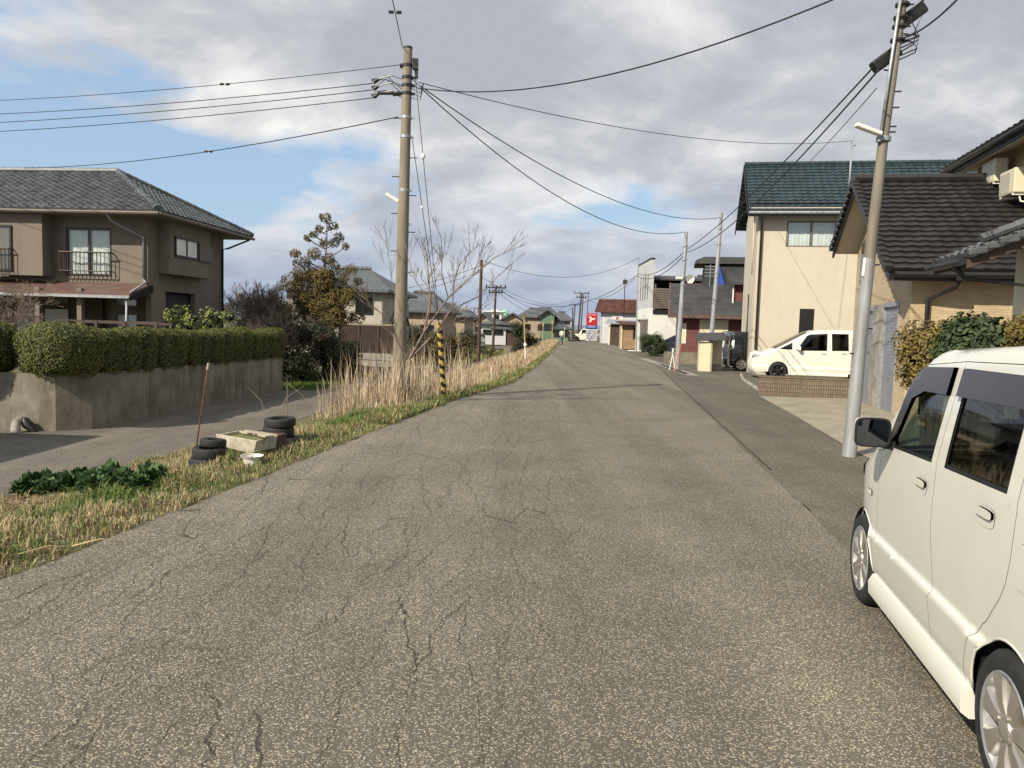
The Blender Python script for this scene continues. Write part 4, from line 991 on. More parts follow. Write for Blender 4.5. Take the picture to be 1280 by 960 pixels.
def red_roof_house():
    A = (10.6,96,0); t = thing('red_roof_house', 'grey white house with rusty red tiled roof beyond the dark board shed', 'house', A, RA-R(4))
    b = MB(); b.bx(.3,7.5,0,.2,0,4.0); b.prism([(0,0),(5,0),(5,4.0),(2.5,5.3),(0,4.0)],'x',.2,.4); b.bx(7.3,7.5,.2,5,0,4); b.build('wall', M['grey_wall'], t)
    c = math.cos(R(28)); s = math.sin(R(28)); L=(2.5+.6)/c; z=4.1-.6*s/c
    r = tile_patch(t,'roof',M['tile_red'],(-.5,-.6,z),(1,0,0),(0,c,s),8.6,L,.33,.33,.05,.05,n=4); tile_patch(r,'rear_slope',M['tile_red'],(-.5,5.6,z),(1,0,0),(0,-c,s),8.6,L,.33,.33,.05,.05,n=2)
    ridge(r,[(-.5,2.5,z+L*s+.05),(8.1,2.5,z+L*s+.05)],M['tile_red'],.12)
    an = MB(); an.tube([(3.1,-.4,3.6),(3.1,-.4,8.0)],.05,6); an.box((3.1,-.4,7.6),(.5,.2,.5)); an.build('antenna_mast', M['dark_metal'], t)
    sg = thing('red_mark_sign', 'white rectangular sign with a red emblem on the red roofed house', 'sign', (*(Vector(A)+Vector((1.4,-1.6,0))).xy, 0), RA-R(4))
    q = MB(); q.bx(0,1.3,0,.08,2.55,3.35); bd = q.build('board', M['sign_white'], sg)
    q = MB(); [q.bx(.48,.95,-.02,-.002,z0,z0+.10) for z0 in (2.68,2.90,3.12)]; q.bx(.55,.72,-.025,-.002,2.62,3.30); q.build('emblem', M['sign_red'], bd)
    q = MB(); q.bx(.1,.16,.08,.2,0,2.6); q.bx(1.1,1.16,.08,.2,0,2.6); q.build('leg', M['steel'], sg)
red_roof_house()
# --- tall red dealership sign
def big_sign():
    c = P(739,424,104); t = thing('pylon_sign', 'tall roadside sign with red emblem panel over blue and white panels', 'sign', (c.x,104,0), R(-4))
    w = 1.42/2*1.05; sc=1
    b = MB(); b.bx(-w,w,0,.3,2.22,3.85); rp_ = b.build('red_panel', M['sign_red'], t)
    # emblem: swept arrow-like mark
    e = MB(); pts = [(-.52,3.40),(-.12,3.40),(.02,3.20),(.52,3.20),(.28,2.94),(.0,2.94),(-.12,2.64),(-.40,2.64),(-.22,3.02)]
    e.prism(pts,'y',-.03,-.004); e.build('emblem', M['sign_white'], rp_)
    cu = bpy.data.curves.new('lettering','FONT'); cu.body='DAIHATSU'; cu.size=.26; cu.extrude=.004; cu.align_x='CENTER'
    tmp = bpy.data.objects.new('tmp',cu); COL.objects.link(tmp); dg = bpy.context.evaluated_depsgraph_get(); me = bpy.data.meshes.new_from_object(tmp.evaluated_get(dg)); bpy.data.objects.remove(tmp)
    me.materials.clear(); me.materials.append(M['sign_white']); lo = bpy.data.objects.new('lettering',me); COL.objects.link(lo); lo.parent = rp_; lo.location=(0,-.012,3.56); lo.rotation_euler=(R(90),0,0)
    b = MB(); b.bx(-w,w,0,.3,1.84,2.20); bp2 = b.build('blue_panel', M['sign_blue'], t); b = MB(); [b.bx(-.5+i*.17,-.40+i*.17,-.02,-.002,1.95,2.09) for i in range(6)]; b.build('panel_writing', M['sign_white'], bp2)
    for i in range(5):
        z = 1.46-i*.33; b = MB(); b.bx(-w,w,.02,.28,z,z+.26); p_ = b.build('white_panel', M['sign_white'], t)
        b = MB(); [b.bx(-.55+j*.2,-.42+j*.2,-.002,.018,z+.08,z+.18) for j in range(6) if (j+i)%4]; b.build('panel_writing', M['sign_blue'], p_)
    b = MB(); b.bx(-w,-w+.1,.05,.25,0,2.2); b.bx(w-.1,w,.05,.25,0,2.2); b.bx(-w,w,.1,.2,.12,1.84); b.build('pylon_frame', M['dark_metal'], t)
big_sign()
# --- left house
def left_house():
    A = (-12.35,26.0,.2); t = thing('left_house', 'taupe two storey house with grey hipped tile roof behind the hedge', 'house', A, R(-5))
    Wd, Dp, E = 13.5, 7.6, 4.75   # local x runs right, house lies at x<0
    def f(px,py,y=0): # survey onto the front plane
        d = ray(px,py); ca, sa = math.cos(R(-5)), math.sin(R(-5)); n = Vector((-sa,ca)); tt = ((A[0]*n.x+A[1]*n.y)+y)/(d[0]*n.x+d[1]*n.y); X,Y = d[0]*tt-A[0], d[1]*tt-A[1]
        return (X*ca+Y*sa, H+d[2]*tt-A[2])
    def g(px,py,x=0): # onto the side plane
        d = ray(px,py); ca, sa = math.cos(R(-5)), math.sin(R(-5)); n = Vector((ca,sa)); tt = ((A[0]*n.x+A[1]*n.y)+x)/(d[0]*n.x+d[1]*n.y); X,Y = d[0]*tt-A[0], d[1]*tt-A[1]
        return (-X*sa+Y*ca, H+d[2]*tt-A[2])
    a = f(82,284); b_ = f(140,346); wx0, wz1, wx1, wz0 = a[0], a[1], b_[0], b_[1]
    pz = f(100,352,-.2)[1]; E = f(120,262)[1]-.05; sdx = g(262,350)[0]; Dp = max(5.5, sdx)
    print('left house', wx0,wx1,wz0,wz1,'porch',pz,'eave',E,'depth',Dp)
    wall_holes(t,'wall',M['stucco_taupe'],-Wd,0,2.2,E,0,.2,[(wx0,wx1,wz0,wz1)])
    b = MB(); b.bx(-.2,0,.2,Dp,2.35,E); b.bx(-.2,0,3.2,Dp,0,2.35); b.bx(-.2,0,.2,1.1,0,2.35); b.bx(-Wd,-.2,Dp-.2,Dp,0,E); b.bx(-Wd,-Wd+.2,.2,Dp-.2,0,E); b.bx(-3.0,-.2,1.1,1.2,0,2.35); b.build('side_wall', M['stucco_taupe'], t)
    b = MB(); b.bx(-1.2,-.25,1.2,3.2,0,2.3); b.build('porch_recess', M['dark_wall'], t)
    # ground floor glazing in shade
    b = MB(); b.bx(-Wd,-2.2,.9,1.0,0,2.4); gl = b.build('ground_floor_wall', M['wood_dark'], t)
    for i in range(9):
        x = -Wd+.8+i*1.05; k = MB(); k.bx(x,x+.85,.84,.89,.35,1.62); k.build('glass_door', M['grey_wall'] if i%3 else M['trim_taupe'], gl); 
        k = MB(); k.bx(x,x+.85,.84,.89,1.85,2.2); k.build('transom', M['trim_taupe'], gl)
    for x in (-3.2,-1.75):
        k = MB(); k.bx(x,x+.16,-1.15,-.99,0,pz-.25); k.build('porch_post', M['trim_taupe'], t)
    window(t,-1.55+.35,-.35,.3,1.55,.02,.06,2,'dark_metal','curtain'); window(t,-1.2,-.35,1.75,2.1,.02,.06,2,'dark_metal','curtain')
    w = window(t,wx0,wx1,wz0,wz1,.04,.08,2,'dark_metal','curtain')
    rl = MB(); x0, x1, z0 = wx0-.06, wx1+.06, wz0; zt_ = z0+(wz1-z0)*.48
    for i in range(13): x = x0+(x1-x0)*i/12; rl.tube([(x,-.25,zt_),(x,-.25,z0+.15),(x,-.16,z0-.02)],.014,5)
    rl.tube([(x0,-.02,zt_),(x0,-.27,zt_),(x1,-.27,zt_),(x1,-.02,zt_)],.028,6); rl.tube([(x0,-.02,z0+.16),(x0,-.27,z0+.16),(x1,-.27,z0+.16),(x1,-.02,z0+.16)],.018,6); rl.build('window_railing', M['brown_metal'], w)
    # bay at the left with its own window
    c, d = f(13,330,-.55), f(55,282,-.55); bx1 = f(54,300,-.55)[0]; bz0 = f(30,344,-.55)[1]
    by = MB(); by.bx(-Wd,bx1,-.6,0,bz0,E); bay = by.build('bay', M['stucco_taupe'], t)
    wx = f(15,290,-.6)[0]; wn = window(bay,wx-2.2,wx,f(0,344,-.6)[1]+.15,f(0,281,-.6)[1],-.61,.07,3,'dark_metal','curtain')
    rl = MB(); zt2 = f(0,311,-.6)[1]
    for i in range(18): x = wx-2.2+i*.13; rl.tube([(x,-.8,zt2),(x,-.8,zt2-.9)],.014,5)
    rl.tube([(wx-2.25,-.8,zt2),(wx+.03,-.8,zt2),(wx+.03,-.62,zt2)],.028,6); rl.tube([(wx-2.25,-.8,zt2-.9),(wx+.03,-.8,zt2-.9)],.02,6); rl.build('window_railing', M['brown_metal'], wn)
    # side bay with window
    s0, s1 = g(207,275,.3), g(259,346,.3); y0, y1 = s0[0], s1[0]; zb = g(230,345,.3)[1]
    by = MB(); by.bx(0,.42,y0+.05,min(y1,Dp-.2),zb,E); sb = by.build('side_bay', M['stucco_taupe'], t)
    q0, q1 = g(218,293,.42), g(247,325,.42)
    by = MB(); yy0, yy1 = q0[0], q1[0]; zz0, zz1 = q1[1]-.02, q0[1]-.05
    by.bx(.42,.47,yy0,yy1,zz0,zz0+.07); by.bx(.42,.47,yy0,yy1,zz1-.07,zz1); by.bx(.42,.47,yy0,yy0+.07,zz0,zz1); by.bx(.42,.47,yy1-.07,yy1,zz0,zz1); by.bx(.42,.46,(yy0+yy1)/2-.03,(yy0+yy1)/2+.03,zz0,zz1)
    ws = by.build('window', M['dark_metal'], sb); by=MB(); by.bx(.421,.43,yy0+.07,yy1-.07,zz0+.07,zz1-.07); by.build('pane', M['curtain'], ws)
    by = MB(); by.bx(.42,.50,yy1+.02,min(y1,Dp-.3),zz0,zz1-.1); by.build('shutter_case', M['trim_taupe'], sb)
    # porch roof
    z = pz; b = MB(); b.prism([(-1.35,z-.42),(0,z),(0,z-.12),(-1.35,z-.52)],'x',-Wd-.3,.15); pr = b.build('porch_roof', M['roof_brown'], t)
    b = MB(); b.bx(-Wd-.3,.2,-1.42,-1.35,z-.55,z-.46); b.build('porch_gutter', M['galv'], pr)
    b = MB(); b.prism([(-1.42,z-.5),(0,z-.05),(0,z-.3),(-1.42,z-.62)],'x',.15,.2); b.build('bargeboard', M['black'], pr)
    # hipped roof
    ov = .85; p = R(27); c, s = math.cos(p), math.sin(p); tz = s/c; x0, x1, y0_, y1_ = -Wd-ov, ov, -ov, Dp+ov; z = E+.05-ov*tz*.35; hw_ = (y1_-y0_)/2; L = hw_/c
    zt3 = z+hw_*tz; wid = x1-x0
    k = hw_   # hip: 45 degrees in plan
    sn = Vector((c,1)) if False else None
    # in patch coords moving up by v covers c*v horizontally; hips shrink 1:1 in plan
    cl = [((wid,0),(1,c)), ((0,0),(-1,c))]
    roof = tile_patch(t,'roof',M['tile_grey'],(x0,y0_,z),(1,0,0),(0,c,s),wid,L,.30,.235,.045,.05,clip=cl)
    tile_patch(roof,'rear_slope',M['tile_grey'],(x0,y1_,z),(1,0,0),(0,-c,s),wid,L,.27,.235,.028,.035,clip=cl,n=3)
    wd2 = y1_-y0_; cl2 = [((wd2,0),(1,c)), ((0,0),(-1,c))]
    tile_patch(roof,'side_slope',M['tile_grey'],(x1,y0_,z),(0,1,0),(-c,0,s),wd2,L,.30,.235,.045,.05,clip=cl2)
    tile_patch(roof,'side_slope',M['tile_grey'],(x0,y0_,z),(0,1,0),(c,0,s),wd2,L,.27,.235,.028,.035,clip=cl2,n=3)
    ridge(roof,[(x1,y0_,z+.10),(x1-k,y0_+k,zt3+.10),(x1,y1_,z+.10)],M['tile_grey'],.115,'hip_tiles')
    ridge(roof,[(x0,y0_,z+.10),(x0+k,y0_+k,zt3+.10),(x1-k,y0_+k,zt3+.12)],M['tile_grey'],.12)
    so_ = MB(); so_.bx(x0+.05,x1-.05,y0_+.05,y1_-.05,z-.10,z-.04); so_.build('soffit', M['trim_taupe'], roof)
    g_ = MB(); g_.tube([(x0,y0_-.06,z-.02),(x1+.05,y0_-.06,z-.05)],.055,6); g_.tube([(x1+.06,y0_,z-.05),(x1+.06,y1_,z-.06)],.055,6); g_.build('gutter', M['trim_taupe'], t)
    pipe(t,[(-.9,y0_,z-.1),(-.85,y0_+.2,z-.3),(-.12,-.06,z-.75),(-.12,-.06,pz+.12)],'galv',.04); pipe(t,[(.05,-1.3,pz-.5),(.0,-1.3,0)],'galv',.035)
    pipe(t,[(-.12,-.06,pz+.12),(.1,-.3,pz+.02),(.12,-1.2,pz-.35)],'galv',.04)
    pipe(t,[(x1-.1,y1_-.1,z-.1),(.3,Dp-.2,z-.55),(.06,Dp-.2,z-.6),(.06,Dp-.2,.2)],'dark_metal',.04)
left_house()
# pergola rail in the garden, seen over the hedge
pg = thing('garden_rail', 'rusty brown garden rail just above the hedge in front of the taupe house', 'rail', (-14,22.5,.2), 0)
a, b0 = P(72,399,22.5), P(199,403,22.5); k = MB(); k.box(((a.x+b0.x)/2+14,0,a.z-.22),(b0.x-a.x,.05,.05)); k.box(((a.x+b0.x)/2+14,.9,a.z-.26),(b0.x-a.x,.06,.06)); k.build('rail', M['brown_metal'], pg)
for fx in (.1,.38,.66,.97): k = MB(); x = a.x+(b0.x-a.x)*fx+14; k.bx(x-.04,x+.04,-.04,.04,0,a.z-.2); k.build('leg', M['brown_metal'], pg)
mat('pale_wall', (.42,.40,.35), .9, .06, 1)
# ---------------- hedge wall ----------------
def hedge_wall():
    zb = -.8; z1 = .40; T_ = thing('garden_wall', 'stained concrete retaining wall below the clipped hedge, bending round the corner', 'wall', (-8.99,16.36,zb))
    def seg(name, pts, th=.18, bot=0):
        b = MB(); n = len(pts)
        outer = [Vector((p[0]+8.99,p[1]-16.36)) for p in pts]
        for a, c in zip(outer, outer[1:]):
            d = (c-a).normalized(); nr = Vector((-d.y,d.x))*th
            b.add([(a.x,a.y,0),(c.x,c.y,0),(c.x+nr.x,c.y+nr.y,0),(a.x+nr.x,a.y+nr.y,0),(a.x,a.y,z1-zb),(c.x,c.y,z1-zb),(c.x+nr.x,c.y+nr.y,z1-zb),(a.x+nr.x,a.y+nr.y,z1-zb)],[(0,1,2,3),(4,5,6,7),(0,1,5,4),(1,2,6,5),(2,3,7,6),(3,0,4,7)])
        return b.build(name, M['concrete_wall'], T_)
    seg('front_face', [(-40,15.2),(-9.52,15.95)]); seg('corner_face', [(-9.52,15.95),(-8.99,16.36)]); seg('road_face', [(-8.985,16.362),(wall_x(27),27.0)])
    jt = MB()
    for y in (18.6,21.2,23.8,26.0): jt.box((wall_x(y)+8.99+.003,y-16.36,.6),(.006,.010,1.18))
    jt.build('joint', M['hedge_core'], T_)
    dp = thing('drain_pipe', 'short bent concrete drain pipe at the foot of the wall', 'pipe', (-10.15,15.75,-.8))
    pts = [(0,.15,.22),(0,.02,.24),(0,-.10,.20),(.03,-.18,.10),(.04,-.2,.0)]
    k = MB(); k.tube(pts,[.085,.09,.09,.09,.085],12); k.build('elbow', M['insulator'] if False else M['concrete'], dp, smooth=True)
    k = MB(); k.tube([(.30,.02,0),(.14,.0,.16),(.08,.05,.24)],[.05,.09,.08],10); k.build('outlet', M['plastic_black'], dp, smooth=True)
hedge_wall()
def leaf_mesh(name, pts_normals, size, seed, aspect=.6, tilt=.5):
    rnd = random.Random(seed); v=[]; f=[]
    for p, n in pts_normals:
        n = Vector(n); a = n.orthogonal().normalized() if n.length > 0 else Vector((1,0,0)); n = n.normalized() if n.length else Vector((0,0,1))
        q = Matrix.Rotation(rnd.uniform(0,6.28),3,n); a = q @ a; b = n.cross(a)
        a2 = (a+n*rnd.uniform(-tilt,tilt)).normalized(); b2 = (b+n*rnd.uniform(-tilt,tilt)).normalized(); s = size*rnd.uniform(.6,1.35)
        i = len(v); p = Vector(p); v += [p-a2*s, p-b2*s*aspect+n*s*.15, p+a2*s, p+b2*s*aspect+n*s*.15]; f.append((i,i+1,i+2,i+3))
    return v, f
def crown_obj(name, parent, m, v, f):
    me = bpy.data.meshes.new(name); me.from_pydata([tuple(q) for q in v],[],f); me.materials.append(m); me.update()
    o = bpy.data.objects.new(name, me); COL.objects.link(o); o.parent = parent; return o
# hedge shrubs
def hedge_shrub(seed, rx, ry, hz, n, label):
    rnd = random.Random(seed); t = thing('hedge_shrub', label, 'shrub', group='clipped hedge shrubs along the top of the concrete wall')
    def surf(th, ph):
        e = .55 if rx>.6 else .42; cx_, sx_ = math.cos(th), math.sin(th); cz_, sz_ = math.cos(ph), math.sin(ph)
        f = lambda c: math.copysign(abs(c)**e, c)
        x, y, z = rx*f(cx_)*f(cz_), ry*f(sx_)*f(cz_), hz*.5*f(sz_)
        k = 1+.09*noise.noise(Vector((x*2.2+seed,y*2.2,z*2.2)))+.05*noise.noise(Vector((x*6+seed,y*6,z*6))); return Vector((x*k,y*k,z*k+hz*.5))
    pn = []
    pw = 3.6 if rx > .6 else 4.6; cs_ = Vector((0,0,hz*.5)); cands = []
    while len(pn) < n:
        d = Vector((rnd.gauss(0,1)*rx,rnd.gauss(0,1)*ry,rnd.gauss(0,1)*hz*.5)); L_ = (abs(d.x/rx)**pw+abs(d.y/ry)**pw+abs(d.z/(hz*.5))**pw)**(1/pw); p = d/L_
        if p.z < -hz*.46: continue
        k = 1+.07*noise.noise(Vector((p.x*2.2+seed,p.y*2.2,(p.z+hz*.5)*2.2)))+.05*noise.noise(Vector((p.x*7+seed,p.y*7,p.z*7)))
        nr = Vector((abs(p.x/rx)**(pw-1)/rx*math.copysign(1,p.x),abs(p.y/ry)**(pw-1)/ry*math.copysign(1,p.y),abs(p.z/(hz*.5))**(pw-1)/(hz*.5)*math.copysign(1,p.z))).normalized()
        pn.append((cs_+p*k*rnd.uniform(.93,1.015), nr))
    v, f = leaf_mesh('f', pn, .020, seed, .6, .9); crown_obj('foliage', t, M['hedge_leaf'], v, f)
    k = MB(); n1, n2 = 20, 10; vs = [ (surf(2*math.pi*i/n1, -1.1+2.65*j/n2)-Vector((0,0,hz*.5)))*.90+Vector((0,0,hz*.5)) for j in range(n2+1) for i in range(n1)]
    k.add(vs,[(j*n1+i,j*n1+(i+1)%n1,(j+1)*n1+(i+1)%n1,(j+1)*n1+i) for j in range(n2) for i in range(n1)]+[tuple(range(n2*n1,n2*n1+n1))]); k.build('dark_core', M['hedge_core'], t, smooth='all')  # solid core, coloured near black for the shaded inside of the shrub
    k = MB(); k.tube([(0,0,-.15),(0,0,.3)],.05,6); k.build('trunk', M['bark'], t)
    return t
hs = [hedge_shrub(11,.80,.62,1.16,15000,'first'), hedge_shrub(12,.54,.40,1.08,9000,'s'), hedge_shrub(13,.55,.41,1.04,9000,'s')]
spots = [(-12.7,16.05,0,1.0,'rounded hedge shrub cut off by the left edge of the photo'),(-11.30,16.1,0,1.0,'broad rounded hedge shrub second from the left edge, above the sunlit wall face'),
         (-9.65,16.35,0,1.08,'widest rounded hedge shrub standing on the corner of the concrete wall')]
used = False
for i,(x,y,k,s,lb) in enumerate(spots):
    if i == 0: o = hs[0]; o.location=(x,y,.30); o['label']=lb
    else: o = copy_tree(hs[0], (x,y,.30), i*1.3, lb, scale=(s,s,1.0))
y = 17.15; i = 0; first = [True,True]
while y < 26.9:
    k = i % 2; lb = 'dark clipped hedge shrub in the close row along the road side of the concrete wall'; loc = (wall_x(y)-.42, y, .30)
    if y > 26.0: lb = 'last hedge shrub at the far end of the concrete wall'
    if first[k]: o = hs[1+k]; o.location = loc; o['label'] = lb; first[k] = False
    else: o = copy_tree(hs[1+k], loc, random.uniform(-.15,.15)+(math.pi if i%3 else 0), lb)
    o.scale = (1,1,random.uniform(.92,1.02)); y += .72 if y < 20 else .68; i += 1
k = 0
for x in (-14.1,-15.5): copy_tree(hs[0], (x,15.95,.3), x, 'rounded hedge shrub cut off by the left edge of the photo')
# ---------------- trees and shrubs ----------------
def grow(mb, p, d, L, r, depth, rnd, spread=.5, up=.15, minr=.004, kids=(2,3), tips=None, curve=.16, segs=3, sides=5, shrink=.72):
    pts=[p.copy()]; rs=[r]; q=p.copy(); dd=d.normalized()
    for i in range(segs):
        dd = (dd+Vector((rnd.uniform(-curve,curve),rnd.uniform(-curve,curve),rnd.uniform(-curve,curve)+up*.3))).normalized(); q = q+dd*L/segs; pts.append(q.copy()); rs.append(max(minr,r*(1-(.42)*(i+1)/segs)))
    mb.tube(pts, rs, sides if r>.02 else 3, cap=False)
    if tips is not None and depth <= 1: tips.append((q.copy(), dd.copy()))
    if depth <= 0: return
    for k in range(rnd.randint(*kids)):
        f = rnd.uniform(.35,1.0); j = min(segs-1,int(f*segs)); bp0 = pts[j].lerp(pts[j+1], f*segs-j)
        side = Vector((rnd.gauss(0,1),rnd.gauss(0,1),rnd.gauss(0,.6))); side = (side-dd*side.dot(dd)).normalized()
        nd = (dd+side*rnd.uniform(spread*.6,spread*1.5)+Vector((0,0,up))).normalized()
        grow(mb, bp0, nd, L*rnd.uniform(shrink*.75,shrink*1.1), max(minr,rs[j]*.62), depth-1, rnd, spread, up, minr, kids, tips, curve, segs, sides, shrink)
    grow(mb, q, dd, L*shrink, rs[-1], depth-1, rnd, spread, up, minr, kids, tips, curve, segs, sides, shrink)
def bare_tree(name, label, loc, seed, h, r, depth=4, spread=.55, stems=1, lean=(0,0), up=.15, kids=(2,3), m='bark', group=None, minr=.004, shrink=.72, first=.28, crown=None):
    rnd = random.Random(seed); t = thing(name, label, 'tree', loc, 0, group); tr = MB(); br = MB()
    for s in range(stems):
        a = rnd.uniform(0,6.28) if stems>1 else 0; d = Vector((lean[0]+(.35*math.cos(a) if stems>1 else 0), lean[1]+(.35*math.sin(a) if stems>1 else 0), 1)).normalized()
        base = Vector((.1*math.cos(a),.1*math.sin(a),-.2)) if stems>1 else Vector((0,0,-.2)); topp = base+d*h*first; mid = base.lerp(topp,.5)+Vector((rnd.uniform(-.05,.05),rnd.uniform(-.05,.05),0))*h*.2
        tr.tube([base,mid,topp],[r,r*.85,r*.72],8)
        for q in range(rnd.randint(*kids)+1):
            side = Vector((rnd.gauss(0,1),rnd.gauss(0,1),0)).normalized(); nd = (d+side*spread*rnd.uniform(.4,1.2)).normalized(); grow(br, topp-d*rnd.uniform(0,h*first*.4), nd, h*.26, r*.5, depth, rnd, spread, up, minr, kids, None, shrink=shrink)
    tr.build('trunk', M[m], t, smooth='all', fix=False); br.build('branches', M['twig'] if m!='bark_dark' else M['bark'], t, smooth='all', fix=False); return t
# the bare tree beside the near utility pole
def near_tree():
    rnd = random.Random(4); A = Vector((-2.45,16.0,-.12)); t = thing('bare_tree', 'leafless young tree with pale branches fanning out beside the near utility pole', 'tree', A)
    D = 16.0; tr = MB(); br = MB()
    def S(px,py,dy=0): return P(px,py,D+dy)-A
    fork = S(511,450); tr.tube([Vector((0,0,-.25)),S(509,485),fork],[.075,.068,.06],8)
    limbs = [([(511,450),(530,415),(538,378),(536,350),(534,325),(530,296)],.04,.2),([(530,415),(560,372),(590,345),(618,322),(640,312)],.030,-.4),([(511,450),(545,415),(565,385),(568,350),(575,330),(592,310)],.032,.5),
             ([(511,450),(497,428),(492,408),(478,393),(462,380),(452,368)],.026,-.5),([(538,378),(520,352),(512,330),(505,300)],.02,.6),([(568,385),(600,370),(622,345),(640,330)],.02,.3),([(560,372),(552,340),(553,318),(551,296)],.018,-.6),
             ([(545,415),(585,398),(612,380),(628,362)],.016,.6),([(497,428),(505,400),(490,355),(484,310),(482,300)],.018,.4),([(590,345),(600,320),(606,305)],.012,-.2),([(536,350),(548,330),(560,315)],.012,.2)]
    for (pp, r0, dy) in limbs:
        pts = [S(px,py,dy*i/len(pp)*1.6) for i,(px,py) in enumerate(pp)]; n=len(pts)
        br.tube(pts,[max(.005,.68*r0*(1-.75*i/(n-1))) for i in range(n)],6,cap=False)
        for i in range(1,n):
            for k in range(3 if n>4 else 2):
                p = pts[i-1].lerp(pts[i],rnd.random()); dd = (pts[i]-pts[i-1]).normalized(); sd = Vector((rnd.gauss(0,1),rnd.gauss(0,.8),rnd.gauss(0,.7))); sd=(sd-dd*sd.dot(dd)).normalized()
                grow(br,p,(dd+sd*rnd.uniform(.4,.9)+Vector((0,0,.35))).normalized(),rnd.uniform(.17,.34),max(.005,r0*.25),2,rnd,.45,.2,.0035,(1,2),curve=.12)
    tr.build('trunk', M['bark_pale'], t, smooth='all', fix=False); br.build('branches', M['twig'], t, smooth='all', fix=False)
near_tree()
# conifer with brownish clumped foliage
def conifer(name, label, loc, H_, seed, clumps, m, base_r, sparse=True, n=300, ls=.05, zl=.0):
    rnd = random.Random(seed); t = thing(name, label, 'tree', loc); tr = MB(); pts=[Vector((.06*math.sin(i*1.1),.05*math.cos(i*1.7),H_*.97*i/8)) for i in range(9)]
    tr.tube([Vector((0,0,-.2))]+pts,[base_r*1.2]+[base_r*(1-.88*i/8) for i in range(9)],7); pn=[]; br = MB()
    for (cx,cz,rr) in clumps:
        cy = rnd.uniform(-.5,.5)*abs(cx)*1.0+rnd.uniform(-.2,.2); c = Vector((cx,cy,cz)); st = Vector((0,0,max(.2,cz-abs(cx)*.45-.1)))
        br.tube([st,st.lerp(c,.6)+Vector((0,0,-.05)),c],[.035,.022,.012],4,cap=False)
        for k in range(int(n*(rr/.3)**1.6)):
            d = Vector((rnd.gauss(0,1),rnd.gauss(0,1),rnd.gauss(0,.75))).normalized(); p = c+d*rr*rnd.uniform(.45,1.0)**.6; 
            if noise.noise(p*5.5+Vector((seed,0,0))) > -.18: pn.append((p,d+Vector((0,0,.4))))
    tr.build('trunk', M['bark'], t, smooth='all', fix=False); br.build('branches', M['bark'], t, smooth='all', fix=False)
    v,f = leaf_mesh('f',pn,ls,seed,.55,1.0); crown_obj('foliage',t,M[m],v,f); return t
Dc = 32.0; ca = P(405,440,Dc); ca.z = -.5
def cl(px,py,r): q = P(px,py,Dc)-ca; return (q.x,q.z,r)
rndc = random.Random(3)
C1 = [cl(406,272,.26),(cl(415,283,.25)),cl(400,286,.2),cl(424,297,.24),cl(434,309,.17),cl(418,303,.24),cl(404,302,.22),cl(393,293,.18),cl(386,298,.18),cl(372,318,.24),cl(383,328,.26),cl(364,327,.18),cl(395,318,.30),cl(412,325,.30),cl(420,332,.2),cl(376,345,.16),
      cl(440,338,.28),cl(446,352,.22),cl(430,349,.25),cl(392,340,.28),cl(410,345,.30)]
C2 = [cl(395+rndc.uniform(-38,34),355+rndc.uniform(-14,46),.46) for _ in range(34)]+[cl(430+rndc.uniform(-14,18),375+rndc.uniform(-10,22),.36) for _ in range(10)]
conifer('cedar_tree','tall ragged conifer with rusty brown clumped foliage at the end of the hedge',ca,P(405,268,Dc).z+.5,21,C1+C2,'conifer_leaf',.11,n=560,ls=.038)
# dark shrubs beneath it
def leafy(name, label, loc, blobs, m, n, ls, seed, cat='shrub', group=None, aspect=.5, stems=5, thr=-.2, core=.5):
    rnd = random.Random(seed); t = thing(name, label, cat, loc, 0, group); pn=[]; br=MB()
    for (x,y,z,rx,rz) in blobs:
        c = Vector((x,y,z)); br.tube([Vector((x*.25,y*.25,-.15)),Vector((x*.6,y*.6,z*.5)),c],[.03,.02,.008],4,cap=False)
        for k in range(int(n/len(blobs))):
            d = Vector((rnd.gauss(0,1),rnd.gauss(0,1),rnd.gauss(0,1))).normalized(); rr = rnd.uniform(.25,1.04)**.5; p = c+Vector((d.x*rx,d.y*rx,d.z*rz))*rr
            if p.z>0 and noise.noise(p*4+Vector((seed,0,0))) > thr: pn.append((p,(d+Vector((0,0,.35)))))
    v,f = leaf_mesh('f',pn,ls,seed,aspect,.9); crown_obj('foliage',t,M[m],v,f)
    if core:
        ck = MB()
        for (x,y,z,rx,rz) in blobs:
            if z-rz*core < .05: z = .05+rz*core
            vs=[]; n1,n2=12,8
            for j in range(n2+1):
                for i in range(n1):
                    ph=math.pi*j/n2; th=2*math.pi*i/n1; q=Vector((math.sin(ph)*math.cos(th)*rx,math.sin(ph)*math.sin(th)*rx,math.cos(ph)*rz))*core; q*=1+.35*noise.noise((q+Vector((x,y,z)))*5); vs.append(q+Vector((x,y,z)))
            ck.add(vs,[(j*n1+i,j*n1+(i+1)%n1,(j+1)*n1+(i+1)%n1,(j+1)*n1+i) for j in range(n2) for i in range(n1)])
        ck.build('dark_core',M['hedge_core'],t,smooth='all',fix=False)  # added dark blobs close the gaps and stand in for shade between leaves
    br.build('stems',M['bark'],t,smooth='all',fix=False); return t
def blobs(seed, w, d, h, n, r): 
    rn = random.Random(seed); return [(rn.uniform(-w,w),rn.uniform(-d,d),rn.uniform(r*.6,h-r*.6),r*rn.uniform(.7,1.2),r*rn.uniform(.7,1.1)) for _ in range(n)]
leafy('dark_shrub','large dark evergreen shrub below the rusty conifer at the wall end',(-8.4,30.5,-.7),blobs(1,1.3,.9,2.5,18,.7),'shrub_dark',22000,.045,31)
leafy('dark_shrub','dark evergreen shrub right of the conifer, beside the brown board fence',(-7.2,31.5,-.7),blobs(2,.5,.7,2.2,9,.55),'shrub_dark',11000,.045,32)
